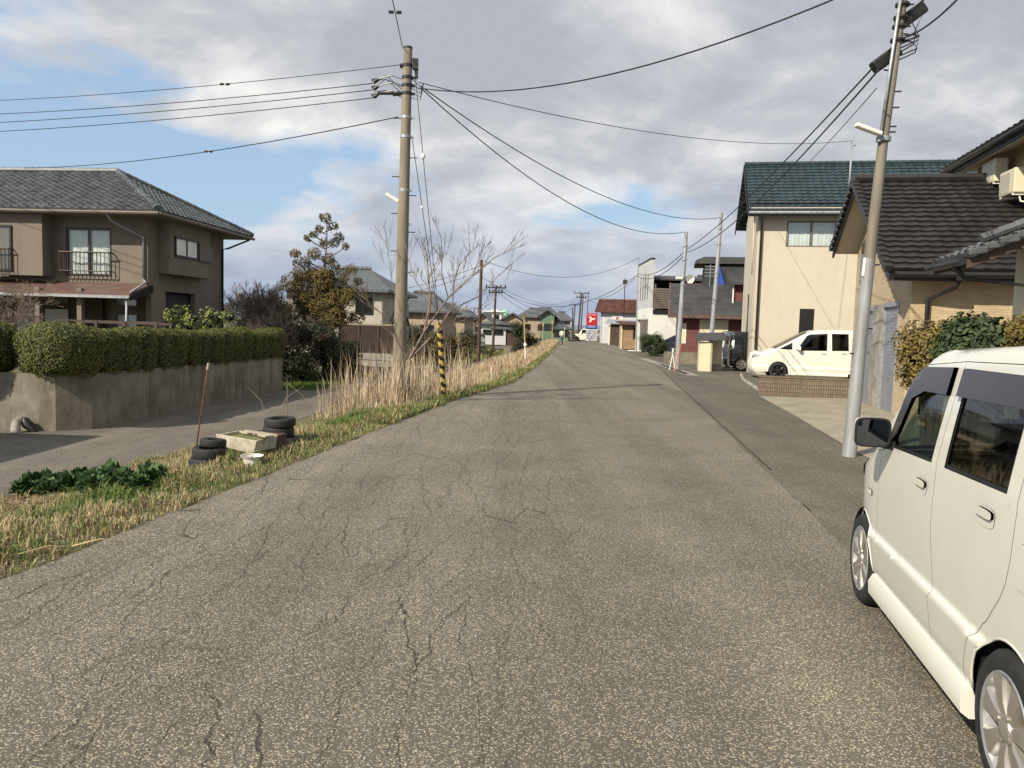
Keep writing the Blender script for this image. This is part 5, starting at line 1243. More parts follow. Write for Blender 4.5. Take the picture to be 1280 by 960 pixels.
leafy('garden_shrub','light green leafy shrub showing above the hedge beside the taupe house',(P(240,398,24.5).x,24.5,.2),blobs(3,.55,.4,2.0,10,.34),'leaf_light',3200,.045,33,thr=-.05)
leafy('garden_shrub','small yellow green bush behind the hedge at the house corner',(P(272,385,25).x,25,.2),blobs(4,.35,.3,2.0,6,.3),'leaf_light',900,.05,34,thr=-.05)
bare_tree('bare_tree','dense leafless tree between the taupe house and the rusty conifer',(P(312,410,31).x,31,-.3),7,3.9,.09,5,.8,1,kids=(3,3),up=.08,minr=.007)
bare_tree('bare_tree','low leafless tree just left of the conifer above the hedge end',(P(352,420,29.5).x,29.5,-.5),8,3.0,.07,5,.8,3,kids=(2,3),up=.06,minr=.007)
bare_tree('bare_tree','leafless tree behind the hedge end, in front of the grey tiled roof',(P(335,420,36).x,36,-.3),9,4.2,.08,5,.75,3,kids=(2,3),up=.1,minr=.008)
bare_tree('bare_tree','leafless garden tree reaching in from the left edge in front of the taupe house',(P(-14,380,20).x,20,.2),10,3.3,.06,5,.9,1,lean=(.15,0),kids=(2,3),up=-.02,minr=.005)
# bushes beside the white car on the right
def bp(px,py,D): q = P(px,py,D); return (q.x,q.y,0)
def right_bush(px0,px1,top,D,m,label,seed,n=5000,ls=.035,asp=.5,zlow=.15):
    a,b = P(px0,top,D),P(px1,top,D); w=(b.x-a.x)/2; h=a.z; rn=random.Random(seed); bl=[]
    for _ in range(22): bl.append((rn.uniform(-w*.72,w*.72),rn.uniform(-.25,.25),rn.uniform(h*.62,h-.16),.32,.26))
    return leafy('garden_shrub',label,((a.x+b.x)/2,D,0),bl,m,n,ls,seed,aspect=asp,thr=-.25)
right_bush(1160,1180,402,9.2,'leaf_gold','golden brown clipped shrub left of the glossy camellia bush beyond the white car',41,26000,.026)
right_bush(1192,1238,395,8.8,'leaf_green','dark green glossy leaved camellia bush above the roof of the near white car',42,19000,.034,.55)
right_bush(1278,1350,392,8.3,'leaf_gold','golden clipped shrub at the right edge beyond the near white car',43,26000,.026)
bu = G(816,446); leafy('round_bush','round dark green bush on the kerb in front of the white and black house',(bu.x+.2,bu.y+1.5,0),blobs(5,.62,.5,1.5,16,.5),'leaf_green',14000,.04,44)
# ---------------- poles and wires ----------------
def wire(label, a, b, sag, r=.0085, group='overhead wires', n=24, beads=()):
    a, b = Vector(a), Vector(b); pts = [a.lerp(b,i/n)-Vector((0,0,sag*4*(i/n)*(1-i/n))) for i in range(n+1)]
    o = MB().tube(pts, r, 5).build('overhead_wire', M['wire'], smooth='all', fix=False); tag(o,label,'wire',group)
    for f in beads:
        i = int(f*n); q = pts[i]; k = MB(); 
        for dx in (-.07,.07): k.lathe([(.0,-.05),(.03,-.04),(.03,.04),(.0,.05)],8,0,'x',(q.x+dx,q.y,q.z))
        k.build('splice', M['dark_metal'], o)
    return o
def near_pole():
    A = Vector((-2.52,17.0,-.45)); top = P(510,60,17)-A; t = thing('utility_pole', 'tall concrete utility pole with cross wires standing in the dry reeds', 'utility pole', A, 0, 'utility poles')
    ax = top.x/top.z; X = lambda z: ax*z
    k = MB(); k.tube([(X(0),0,0),(X(top.z*.5),0,top.z*.5),(top.x,0,top.z)],[.155,.125,.095],24); k.build('pole', M['pole_concrete'], t, smooth=True)
    k = MB(); k.tube([(top.x,0,top.z-.02),(top.x,0,top.z+.02)],.10,20); k.build('cap', M['dark_metal'], t)
    def hz(py): return P(505,py,17).z-A.z
    for py in (82,97,107,117,147,171,238,280,378):
        z = hz(py); k = MB(); k.tube([(X(z),0,z-.03),(X(z),0,z+.03)],.112+.02*(1-z/top.z),20); k.box((X(z)+.14,0,z),(.08,.05,.05)); k.build('band', M['steel'] if py>140 else M['dark_metal'], t, smooth=True)
    for i,py in enumerate((148,197,221,244,267,290,314,340,366)):
        z = hz(py); s = -1 if i%2==0 else 1; k = MB(); k.tube([(X(z)+s*.08,0,z),(X(z)+s*.27,0,z)],.011,5); k.build('step_bolt', M['dark_metal'], t)
    # insulator racks pointing left
    for py,c in ((100,0),(109,0),(119,0)):
        z = hz(py); k = MB(); k.tube([(X(z)-.1,0,z+.02),(X(z)-.32,-.05,z+.07),(X(z)-.62,-.02,z)],.014,6); k.build('bracket_arm', M['steel'], t)
        k = MB(); k.tube([(X(z)-.76,0,z-.02),(X(z)-.60,0,z+.0)],.030,8); k.tube([(X(z)-.72,0,z-.06),(X(z)-.64,0,z-.02)],.04,8); k.build('insulator', M['dark_metal'], t)
    k = MB(); z = hz(119); k.tube([(X(z)-.62,-.02,z+.02),(X(z)-.3,-.04,z+.02)],.035,8); k.tube([(X(z)-.3,0,z+.02),(X(z)-.12,0,z+.04)],.05,8); k.build('cable_joint', M['dark_metal'], t)
    k = MB(); 
    for s in range(5): z = hz(98+s*6); k.tube([(X(z)+.1,0,z),(X(z)+.3,-.05,z-.18+.03*s),(X(z)+.36,0,hz(104))],.008,4)
    for s in range(4): z=hz(101+s*5); k.tube([(X(z)-.7,0,z),(X(z)-.45,-.04,z+.2*math.sin(s)),(X(z)-.1,0,z-.1)],.008,4)
    k.build('jumper_wires', M['wire'], t, smooth='all', fix=False)
    z = hz(80); k = MB(); k.box((X(z)+.17,0,z),(.12,.12,.22)); k.tube([(X(z)+.2,0,z-.1),(X(z)+.2,0,z-.3)],.03,6); k.tube([(X(z)-.16,0,z-.04),(X(z)-.10,0,z-.04)],.05,8); k.build('terminal_box', M['dark_metal'], t)
    # little lamp
    a = P(497,251,17)-A; b = P(484,243,17)-A; k = MB(); k.tube([a+Vector((.12,0,-.04)),a],.018,6); k.box(((a.x+b.x)/2,0,(a.z+b.z)/2),((b-a).length+.05,.10,.07),0,ry=math.atan2((b.z-a.z),(a.x-b.x)) ); k.build('street_light', M['lamp_white'], t)
    return A
An = near_pole()
Pn = lambda px,py: P(px,py,17)
wire('thin wire running left from just below the top of the near pole',Pn(500,81),P(-260,128,26),.30,beads=(.21,))
wire('upper of three parallel wires running left from the near pole rack',Pn(468,104),P(-260,146,26),.25,.010)
wire('middle of three parallel wires running left from the near pole rack',Pn(468,112),P(-260,158,26),.25,.010)
wire('lowest of three parallel wires running left from the near pole rack',Pn(468,122),P(-260,170,26),.25,.010)
wire('wire dropping left from the near pole over the taupe house',Pn(498,146),P(30,210,29),.25,.012,beads=(.38,))
wire('thin wire rising from the near pole top out of the photo',Pn(503,59),P(472,-90,10),.0,.009,beads=(.42,))
wire('wire rising to the right from the near pole out at the top edge',Pn(523,110),P(1150,-48,9),.55,.012)
hc = road_pt((10.07,32.47),3.35,-.62); hc.z = 9.45
wire('long sagging wire from the near pole to the mast on the cream house',Pn(524,103),hc,.55,.010)
pgA, pgT = G(889,462), None
gp2 = P(901,272,36.6); gp1 = P(856,290,34)
wire('upper of two sagging wires from the near pole to the grey poles',Pn(526,108),gp2,.95,.013)
wire('lower of two sagging wires from the near pole to the grey poles',Pn(526,110),gp1,1.05,.013)
# guy wires and striped guard
gb = P(556,490,17.6); gb.z = GT(556,492).z
ga = thing('guy_guard','black and yellow striped guard tube round the foot of the stay wires','guard',(gb.x,gb.y,gb.z)); 
k = MB(); g0 = Vector((0,0,-.1)); g1 = P(549,404,17.3)-gb; n=26
for i in range(n):
    a = g0.lerp(g1,i/n); b = g0.lerp(g1,(i+1)/n)
for i in range(n*12): pass
ns=48; nr_=14; vs=[]; fs=[]; ms=[]
for i in range(ns+1):
    c = g0.lerp(g1,i/ns)
    for j in range(nr_): a=2*math.pi*j/nr_; vs.append((c.x+.062*math.cos(a),c.y+.062*math.sin(a),c.z))
for i in range(ns):
    for j in range(nr_): fs.append((i*nr_+j,i*nr_+(j+1)%nr_,(i+1)*nr_+(j+1)%nr_,(i+1)*nr_+j)); ms.append(0 if ((i/ns*9+j/nr_)%1)<.5 else 1)
k.add(vs,fs); k.m=ms; k.build('striped_tube',[M['guard_yellow'],M['black']],ga,smooth=True)
for (a,lb,bead,rr) in ((Pn(518,83),'right stay wire with a white ball insulator, ending in the striped guard',.335,.052),(Pn(515,172),'left stay wire with a small white insulator, ending in the striped guard',.36,.03)):
    e = gb+g1*.95; o = wire(lb,a,e,.0,.008,'stay wires'); a=Vector(a); q = a.lerp(e,bead); k = MB(); k.lathe([(.0,-rr*1.3),(rr*.7,-rr),(rr,-rr*.3),(rr,rr*.3),(rr*.7,rr),(0,rr*1.3)],12,0,'z',q); k.build('insulator',M['insulator'],o,smooth=True)
# leaning pole on the right
def lean_pole():
    A = G(1061,571); t = thing('utility_pole','weathered pole leaning right beside the near white car, with strip lamp and black boxes','utility pole',A,0,'utility poles')
    def S(px,py,D=10.75): return P(px,py,D)-A
    KP = [(571,Vector((0,0,-.1))),(400,S(1078,400)),(176,S(1104,176)),(0,S(1129,0)),(-60,S(1138,-60))]; tp = KP[-1][1]; n=8
    def yat(py):
        for (a,p),(b,q) in zip(KP,KP[1:]):
            if py>=b: return p.lerp(q,(a-py)/(a-b))
        return tp
    pts=[yat(571-631*i/n) for i in range(n+1)]
    k = MB(); k.tube(pts[:4]+[pts[3].lerp(pts[4],.15)],[.096,.091,.085,.078,.077],20); k.build('lower_pole', M['lean_pole_base'], t, smooth=True)
    k = MB(); k.tube([pts[3].lerp(pts[4],.15)]+pts[4:],[.076,.071,.065,.059,.053,.048],20); k.build('upper_pole', M['lean_pole_paint'], t, smooth=True)
    def at(py): 
        return yat(py)
    k = MB(); a = at(172)+Vector((-.075,-.07,0)); k.tube([a,at(80)+Vector((-.075,-.07,0)),at(-40)+Vector((-.07,-.07,0))],.022,8); k.build('conduit', M['steel'], t, smooth='all')
    k = MB(); a = at(172)+Vector((-.09,-.06,.02)); b = S(1072,155,10.6); k.box(((a.x+b.x)/2,(a.y+b.y)/2,(a.z+b.z)/2),((b-a).length,.10,.055),0,ry=math.atan2(b.z-a.z,a.x-b.x)); lamp = k.build('strip_lamp', M['lamp_white'], t, bevel=.012)
    k = MB(); k.tube([at(170),a,a+Vector((0,0,-.09))],.03,8); k.tube([at(174)-Vector((0,0,.03)),at(174)+Vector((0,0,.03))],.095,14); k.build('bracket', M['galv'], lamp)
    for (x,y,dx,lb) in ((1107,74,0,'a'),(1139,20,0,'b')):
        c = S(x,y,10.9); k = MB(); k.box(tuple(c),(.42,.15,.17),0,ry=R(-38)); bx_=k.build('cable_box', M['plastic_black'], t, bevel=.03)
    for py in (6,22,33,50,88,114,134,158,165,210,262,330,410,440): 
        p = at(py); k = MB(); s = 1 if py%4 else -1; k.tube([p,p+Vector((s*.14,-.03,0))],.012,5); k.tube([p-Vector((0,0,.015)),p+Vector((0,0,.015))],.094-.0,12) if py<60 else None; k.build('step_bolt', M['dark_metal'], t)
    k = MB(); rn=random.Random(2)
    for i in range(6): 
        p = at(30+i*5); k.tube([p+Vector((-.05,0,0)),p+Vector((rn.uniform(.1,.25),-.1,rn.uniform(-.15,.1))),p+Vector((rn.uniform(.2,.3),0,-.1)),p+Vector((.05,0,-.2))],.009,4)
    k.build('jumper_wires', M['wire'], t, smooth='all', fix=False)
    k = MB(); k.tube([at(345)+Vector((-.075,-.03,0)),at(322)+Vector((-.073,-.03,0))],.022,8); k.build('white_plate', M['white_paint'], t)
lean_pole()
w1e = P(858,312,34)
wire('upper thick cable running from the leaning pole down to the grey poles',P(1112,62,10.8),w1e,.25,.014)
wire('lower thick cable from the black box on the leaning pole to the grey poles',P(1098,88,10.8),w1e+Vector((0,0,-.12)),.45,.014)
wire('thin cable below the two thick ones, from leaning pole to cream house',P(1096,110,10.8),P(952,248,31.8),.25,.007)
wire('black cable leaving the leaning pole upward to the top edge',P(1140,14,10.8),P(1178,-24,8.5),.0,.014)
wire('black looping cable leaving the leaning pole to the right of the top edge',P(1128,48,10.8),P(1240,-50,7.5),.12,.012)
# galvanised poles
for (bx_,tx,D,nm,lb) in (((846,462),(858,290),34.0,'x','galvanised pole carrying a white dish lamp left of the beige shed'),((886,462),(902,266),36.6,'y','plain galvanised pole standing behind the beige shed')):
    A = G(*bx_); A.y = D; A = P(bx_[0],bx_[1],D); A.z = 0; tp = P(tx[0],tx[1],D)-A
    t = thing('service_pole',lb,'pole',A,0,'galvanised poles'); k = MB(); k.tube([Vector((0,0,0)),tp*.5,tp],[.12,.10,.07],14); k.build('pole',M['galv'],t,smooth=True)
    for f in (.3,.45,.62,.8,.9): p=tp*f; k=MB(); k.tube([p-Vector((0,0,.03)),p+Vector((0,0,.03))],.12,10); k.build('band',M['steel'],t)
    if nm=='x':
        c = tp*.66; k=MB(); k.lathe([(0.001,.12),(.10,.10),(.17,.02),(.19,-.05)],14,0,'y',(c.x+.25,c.y-.2,c.z)); k.box((c.x-.2,c.y-.1,c.z+.05),(.3,.1,.12)); k.build('dish_lamp',M['lamp_white'],t,smooth=True)
# distant poles
def far_pole(px,py,tpx,tpy,D,r,label,arms=(),lamp=False,mt='wood_dark'):
    A = P(px,py,D); A.z = ground_z(A.x,A.y); tp = P(tpx,tpy,D)-A; t = thing('utility_pole',label,'utility pole',A,0,'utility poles'); k=MB(); k.tube([(0,0,0),tp],[r,r*.7],10); k.build('pole',M[mt],t,smooth=True)
    for (f,w) in arms:
        p = tp*f; k=MB(); k.box(tuple(p),(w,.10,.10)); [k.tube([p+Vector((s*w*.45,0,0)),p+Vector((s*w*.45,0,.25))],.06,6) for s in (-1,-.3,.5,1)]; k.build('crossarm',M['dark_metal'],t)
    if lamp: p = tp*.55; k=MB(); k.tube([p,p+Vector((-.7,0,.1))],.03,5); k.box((p.x-.8,p.y,p.z+.05),(.5,.15,.12)); k.build('street_lamp',M['steel'],t)
    return A+tp
T1 = far_pole(598,442,602,325,42,.11,'dark pole nearest behind the bare tree branches',(),True)
T2 = far_pole(616,436,620,357,66,.12,'shorter dark pole with crossarm right of the bare tree',((.97,1.8),(.9,1.2)))
T3 = far_pole(722,425,727,366,112,.15,'thick dark pole with crossarm left of the tall red sign',((.99,2.2),(.90,1.4)))
T4 = far_pole(716,423,719,380,135,.13,'short dark pole behind the thick pole near the junction',((.97,1.6),))
T5 = far_pole(715.5,427,715.8,385,98,.10,'thin grey post just right of the walking person')
T6 = far_pole(733,420,735.5,364,118,.07,'thin dark mast rising behind the red sign')
T7 = far_pole(725.5,424,729,368,114,.10,'second dark pole standing against the thick crossarm pole')
T8 = far_pole(590,420,593,384,150,.14,'very distant pole among the grey roofs at left',((.95,3.0),))
T9 = far_pole(795,440,798,322,60,.055,'thin pole against the tall white wall beside the hut',(),False,'galv')
far = [(T1,T9,1.2,'upper sagging wire crossing above the road to the white house'),(T1+Vector((0,0,-.9)),T3,1.6,'middle sagging wire from the dark pole to the junction poles'),(T2,T3+Vector((0,0,-.2)),2.3,'upper wire from the crossarm pole to the junction'),(T2+Vector((0,0,-.4)),T3+Vector((0,0,-.9)),2.3,'lower wire from the crossarm pole to the junction'),
       (T2+Vector((0,0,-.2)),T9+Vector((0,0,-1.3)),2.0,'wire from the crossarm pole to the pole beside the hut'),(T3,T9+Vector((0,0,-1.4)),1.3,'wire from the junction poles up to the pole beside the hut'),(T8,T4,1.0,'lowest faint wire over the distant roofs'),(T9+Vector((0,0,-1.2)),w1e,.5,'wire from the pole beside the hut to the galvanised pole'),(T9+Vector((0,0,-1.4)),w1e+Vector((0,0,-.15)),.6,'lower wire from the pole beside the hut to the galvanised pole'),
       (T1+Vector((0,0,-.3)),P(300,372,48),.9,'distant wire left of the bare tree'),(T1+Vector((0,0,-.6)),P(300,379,48),.9,'lower distant wire left of the bare tree'),(T3+Vector((0,0,-.5)),P(812,392,130),.8,'wire from the junction poles to the right behind the red roof')]
for a,b,s,lb in far: wire(lb,a,b,s,.013 if a.y<60 else .02,'distant overhead wires')
# yellow marker posts
for i,(px,py,tpx,tpy,D,lb) in enumerate(((657,456,655,395,36.0,'tall yellow marker post with a white tag in the dry grass'),(678,443,679,405,62.,'yellow marker post further along the reed verge'),(690,440,690.5,402,66.,'second distant yellow marker post near the walking person'),(705,431,706,410,80.,'small pale post near the end of the verge'))):
    A = P(px,py,D); A.z=ground_z(A.x,A.y); tp = P(tpx,tpy,D)-A; t=thing('marker_post',lb,'post',A,0,'marker posts'); k=MB(); k.tube([(0,0,0),tp],.032,10); k.build('post',M['post_yellow'],t,smooth=True)
    k=MB(); k.box((tp.x,0,tp.z-.05),(.13,.05,.28)); k.build('reflector',M['post_yellow'] if i else M['leaf_gold'],t,bevel=.03)
    if i==0: k=MB(); k.lathe([(0.001,-.06),(.08,-.05),(.08,.0)],12,0,'y',(tp.x*.4,-.03,tp.z*.40)); k.build('white_tag',M['white_paint'],t); k=MB(); k.tube([(0,0,0),tp*.42],.036,10); k.build('sleeve',M['white_paint'],t)
# ---------------- distant left side ----------------
def simple_house(name,label,px0,px1,pyb,pye,pyr,D,wall,roof,seed=0,depth=6,gable=False,zb=None,wins=2,annex=False):
    a,b = P(px0,pyb,D),P(px1,pyb,D); zb = ground_z(a.x,a.y) if zb is None else zb; ze = P((px0+px1)/2,pye,D).z; zr = P((px0+px1)/2,pyr,D+depth/2).z; w = b.x-a.x
    t = thing(name,label,'house',(a.x,D,zb),R(-3)); e = ze-zb; r = zr-zb; k=MB(); k.bx(0,w,0,.2,0,e); k.bx(0,.2,.2,depth,0,e); k.bx(w-.2,w,.2,depth,0,e); k.bx(.2,w-.2,depth-.2,depth,0,e)
    if gable: k.prism([(0,e),(w,e),(w/2,r-.1)],'y',0.01,.2)
    k.build('wall',M[wall],t); k=MB(); o=.5
    if gable: k.prism([(-o,e-.15),(w/2,r),(w+o,e-.15),(w+o,e-.35),(w/2,r-.22),(-o,e-.35)],'y',-o,depth+o); k.build('roof',M[roof],t)
    else:
        ins = min(w*.3,depth*.5); 
        k.add([(-o,-o,e),(w+o,-o,e),(w+o,depth+o,e),(-o,depth+o,e),(ins,depth/2,r),(w-ins,depth/2,r),(-o,-o,e-.15),(w+o,-o,e-.15),(w+o,depth+o,e-.15),(-o,depth+o,e-.15)],[(0,1,5,4),(1,2,5),(2,3,4,5),(3,0,4),(0,6,7,1),(1,7,8,2),(2,8,9,3),(3,9,6,0),(6,9,8,7)]); rr=k.build('roof',M[roof],t)
        ridge(rr,[(ins,depth/2,r+.05),(w-ins,depth/2,r+.05)],M[roof],.14)
    for i in range(wins):
        x = w*(i+.6)/(wins+.2)-.5; z0=e*.68 if e>4 else e*.45; window(t,x,x+1.0,z0,z0+min(.95,e*.25),-.03,.07,2,'dark_metal',None)
    return t
mat('tile_stripe',(.115,.125,.13),.55,.25,3,col2=(.07,.078,.085),wave=('X',1.1,.6))
h2 = simple_house('tiled_house','pale house with striped grey hipped roof behind the rusty conifer',358,478,440,361,336,44,'pale_wall','tile_stripe',depth=8,wins=3)
def second_roof():
    D=44; a=P(352,360,D); t=thing('tiled_outbuilding','low outbuilding with grey tiled gable roof above the brown board fence','outbuilding',(P(428,440,46).x,46,-.1),R(-3)); z=P(430,405,46).z+.1
    b=P(492,405,46); w=b.x-P(428,440,46).x
    k=MB(); k.bx(0,w,0,.2,0,z); k.bx(0,.2,.2,3,0,z); k.bx(w-.2,w,.2,3,0,z); k.prism([(0,z),(3,z),(1.5,z+.75)],'x',w-.2,w); k.build('wall',M['tan_wall'],t)
    c,s=math.cos(R(28)),math.sin(R(28)); L=2/c
    r=tile_patch(t,'roof',M['tile_stripe'],(-.4,-.5,z-.1),(1,0,0),(0,c,s),w+.8,L,.3,.3,.05,.04,n=4); tile_patch(r,'rear_slope',M['tile_stripe'],(-.4,3.5,z-.1),(1,0,0),(0,-c,s),w+.8,L,.3,.3,.05,.04,n=2); ridge(r,[(-.4,1.5,z-.1+L*s),(w+.4,1.5,z-.1+L*s)],M['tile_stripe'],.10)
second_roof()
# brown board fence and the low walls before it
def board_fence():
    D=41; a,b=P(424,442,D),P(497,442,D); A=Vector((a.x,D,-.8)); zt=P(450,405,D).z+.8; z0=P(450,441,D).z+.8; w=b.x-a.x
    t=thing('board_fence','brown wooden board fence with pale rail behind the reeds','fence',A); k=MB(); n=int(w/.3)
    for i in range(n): k.bx(i*.3,i*.3+.295,.004*(i%2),.03,z0,zt-.06)
    k.build('boards',M['fence_brown'],t); k=MB(); k.bx(-.05,w+.05,-.02,.06,zt-.055,zt+.03); k.build('top_rail',M['tan_wall'],t)
    for x in (0,w*.33,w*.66,w): k=MB(); k.bx(x-.05,x+.05,-.035,-.003,z0,zt-.06); k.build('post',M['wood_dark'],t)
    k=MB(); k.bx(-.1,w+.1,-.1,.15,0,z0-.005); k.build('footing',M['concrete'],t)
board_fence()
def rail_fence(label,px0,px1,py,D,h,seed):
    a,b=P(px0,py,D),P(px1,py,D); t=thing('pipe_railing',label,'railing',(a.x,D,-.8),0,'white pipe railings beside the lower road'); w=b.x-a.x; z=a.z+.8
    k=MB(); k.tube([(0,0,z),(w,0,z-.03)],.04,8); k.build('rail',M['white_paint'],t,smooth='all')
    for i in range(4): k=MB(); x=w*(i+.1)/3.3; k.tube([(x,0,0),(x,0,z)],.035,6); k.build('post',M['white_paint'],t)
rail_fence('upper white pipe railing in front of the brown board fence',424,497,448,37,.5,1); rail_fence('lower white pipe railing nearer the lower road',424,494,456,34,.4,2)
k=MB(); a=P(424,452,37.5); b=P(497,452,37.5); k.bx(a.x,b.x,37.4,37.6,-.8,-.42); o=k.build('canal_wall',M['concrete'],bevel=.02); tag(o,'low concrete canal wall between the two white railings','wall')
simple_house('tiled_house','house with dark grey roof directly behind the near utility pole',483,552,440,388,366,58,'tan_wall','roof_far',depth=8,wins=2)
simple_house('tiled_house','low house with bluish grey roof behind the bare tree',515,580,436,394,380,70,'tan_wall','tile_stripe',depth=8,wins=2)
leafy('dark_shrub','dark green shrub behind the near utility pole',(P(512,430,40).x,40,-.8),blobs(6,.7,.5,2.5,10,.6),'shrub_dark',4500,.05,51)
leafy('dark_shrub','brown green shrub mass behind the striped guard',(P(556,436,44).x,44,-.8),blobs(7,1.2,.6,2.1,12,.6),'conifer_leaf',5500,.05,52)
leafy('dark_shrub','brown green shrub behind the bare tree branches',(P(580,436,52).x,52,-.8),blobs(8,1.1,.8,2.3,12,.7),'shrub_dark',5000,.06,53)
hs_=[('low tan gabled house between the two dark poles',594,612,430,400,391,100,'tan_wall','roof_far',True),('grey fronted low building left of the green gas tank',600,632,428,404,401,88,'grey_wall','roof_far',False),('pale flat roofed block beside the green gas tank',605,626,418,389,388,150,'white_wall','white_wall',False),
     ('tan house with dark roof below the green gas tank',628,652,426,399,391,105,'tan_wall','roof_far',True),('dark grey roofed house left of the round dark thicket',570,592,430,397,387,110,'tan_wall','roof_far',True),
     ('wide grey roofed tan house left of the green house',648,686,424,396,386,118,'tan_wall','roof_far',False),('green rendered house with steep gable near the junction',675,692,425,394,387,108,'green_wall','roof_far',True),('tan house with grey roof right of the green house',690,712,424,400,390,114,'tan_wall','roof_far',False),
     ('low house with blue green roof in front of the tan house',692,710,426,411,404,104,'green_wall','tile_green',False),('long distant grey roofed house behind the junction',660,700,420,396,385,150,'tan_wall','roof_far',False)]
for (lb,x0,x1,yb,ye,yr,D,w,r,g) in hs_: simple_house('distant_house',lb,x0,x1,yb,ye,yr,D,w,r,depth=7,gable=g,zb=-.4)
tk = thing('gas_tank','pale green spherical gas tank above the far roofs','gas tank',(P(631,393,170).x,170,0)); k=MB(); c=P(631,392.5,170).z; rr=.92
k.lathe([(max(.001,rr*math.sin(math.pi*i/16)),c-rr*math.cos(math.pi*i/16)) for i in range(17)],24); k.build('sphere',M['tank_green'],tk,smooth=True)
for i in range(6): a=i*math.pi/3; k=MB(); k.tube([(rr*.95*math.cos(a),rr*.95*math.sin(a),0),(rr*.95*math.cos(a),rr*.95*math.sin(a),c)],.07,6); k.build('leg',M['steel'],tk)
leafy('round_thicket','large dark round thicket beside the yellow marker post',(P(656,425,58).x,58,-.5),blobs(9,.75,.7,2.7,14,.6),'shrub_dark',7000,.06,54)
sb_ = thing('lean_shed','small dark shed beside the parked distant car',"shed",(P(597,425,80).x+1.5,88,-.7)); k=MB(); k.bx(0,3.4,0,2,0,2.1); k.build('wall',M['wood_dark'],sb_); k=MB(); k.prism([(-.5,2.2),(3.8,1.9),(3.8,2.2),(1.5,3.0),(-.5,2.6)],'y',-.4,2.4); k.build('roof',M['roof_far'],sb_)
gr = thing('guard_rail','white guard rail along the street at the end of the verge','guard rail',(P(676,424,112).x,112,0)); k=MB(); w=P(712,424,112).x-P(676,424,112).x; k.bx(0,w,0,.1,.45,.85); k.build('beam',M['white_paint'],gr)
for i in range(5): k=MB(); k.tube([(w*i/4,.15,0),(w*i/4,.15,.85)],.08,6); k.build('post',M['white_paint'],gr)
# shed outside the left edge that throws the shade on the lower road
ns_=thing('roadside_shed','grey sheet walled shed just outside the left edge of the photo','shed',(-12.1,8.9,-.8)); k=MB(); k.bx(-5,0,0,2.8,0,3.6); k.build('wall',M['grey_wall'],ns_); k=MB(); k.prism([(-5.2,3.65),(.2,3.65),(.2,3.85),(-5.2,3.85)],'y',-.2,3.0); k.build('roof',M['roof_far'],ns_)
# ---------------- tyres, planter, rods, cabbages ----------------
def tyre_mesh(parent,name,r,w,m='rubber'):
    k=MB(); k.lathe([(r*.60,-w*.42),(r*.66,-w*.5),(r*.90,-w*.5),(r*.98,-w*.38),(r,-w*.2),(r*.985,-w*.05),(r,0),(r*.985,w*.06),(r,w*.2),(r*.98,w*.38),(r*.90,w*.5),(r*.66,w*.5),(r*.60,w*.42),(r*.62,0)],32,0,'z',(0,0,0),close=True)
    return k.build(name,M[m],parent,smooth=True)
def tyre(label,loc,r=.29,w=.17,tilt=(0,0,0)):
    t=tyre_mesh(None,'old_tyre',r,w); tag(t,label,'tyre','old tyres at the verge'); t.location=loc; t.rotation_euler=tilt; return t
a=GT(259,583); b=GT(348,556)
ty=tyre('bottom tyre of the nearer stack by the rusty rod',(a.x,a.y,a.z+.04),.20,.13); tyre('middle tyre of the nearer stack by the rusty rod',(a.x+.02,a.y+.03,a.z+.165),.198,.12,(.04,.03,0)); tyre('small tyre topping the nearer stack by the rusty rod',(a.x+.05,a.y+.05,a.z+.275),.15,.09,(-.05,.06,0))
tyre('bottom tyre of the farther stack beside the planter',(b.x+.08,b.y,b.z+.05),.22,.13); tyre('middle tyre of the farther stack beside the planter',(b.x,b.y,b.z+.19),.21,.13,(.02,.04,0)); tyre('top tyre of the farther stack beside the planter',(b.x+.02,b.y,b.z+.315),.21,.12,(.05,-.03,0))
c=GT(304,574); pl=thing('planter_box','weathered white foam box planter overgrown with weeds between the tyre stacks','planter',(c.x,c.y+.25,c.z+.08),R(-16))
def slab(name,x0,x1,y0,y1,z0,z1,m,par=None): k=MB(); k.bx(x0,x1,y0,y1,z0,z1); return k.build(name,M[m],par or pl,bevel=.006)
k=MB(); k.prism([(-.34,.20),(-.30,.06),(.20,-.02),(.24,.15)],'y',-.22,-.19); k.build('front_board',M['foam_dirty'],pl,bevel=.006); slab('side_board',-.33,-.30,-.19,.25,.02,.19,'foam_dirty'); slab('side_board',.18,.21,-.19,.25,.0,.15,'foam_dirty'); slab('rear_board',-.30,.18,.22,.25,.02,.17,'foam_dirty'); slab('soil_fill',-.30,.18,-.19,.22,.03,.155,'moss')
k=MB(); k.box((.10,.08,.20),(.42,.05,.025),0,rz=.2,ry=.1); k.box((.22,.0,.19),(.2,.12,.02),0,rz=-.5); k.box((-.1,.1,.19),(.3,.04,.02),0,rz=-.3); k.build('loose_plank',M['cardboard'],pl)
d=GT(330,566); pl2=thing('mossy_box','dark mossy box lying between the white planter and the farther tyres','box',(d.x,d.y+.22,d.z+.03),R(-8)); k=MB(); k.bx(-.28,.16,-.12,-.09,0,.18); k.bx(-.28,-.25,-.09,.16,0,.18); k.bx(.13,.16,-.09,.16,0,.18); k.bx(-.25,.13,.13,.16,0,.18); k.build('box_sides',M['wood_dark'],pl2); k=MB(); k.bx(-.25,.13,-.09,.13,.02,.14); k.build('soil_fill',M['moss'],pl2)
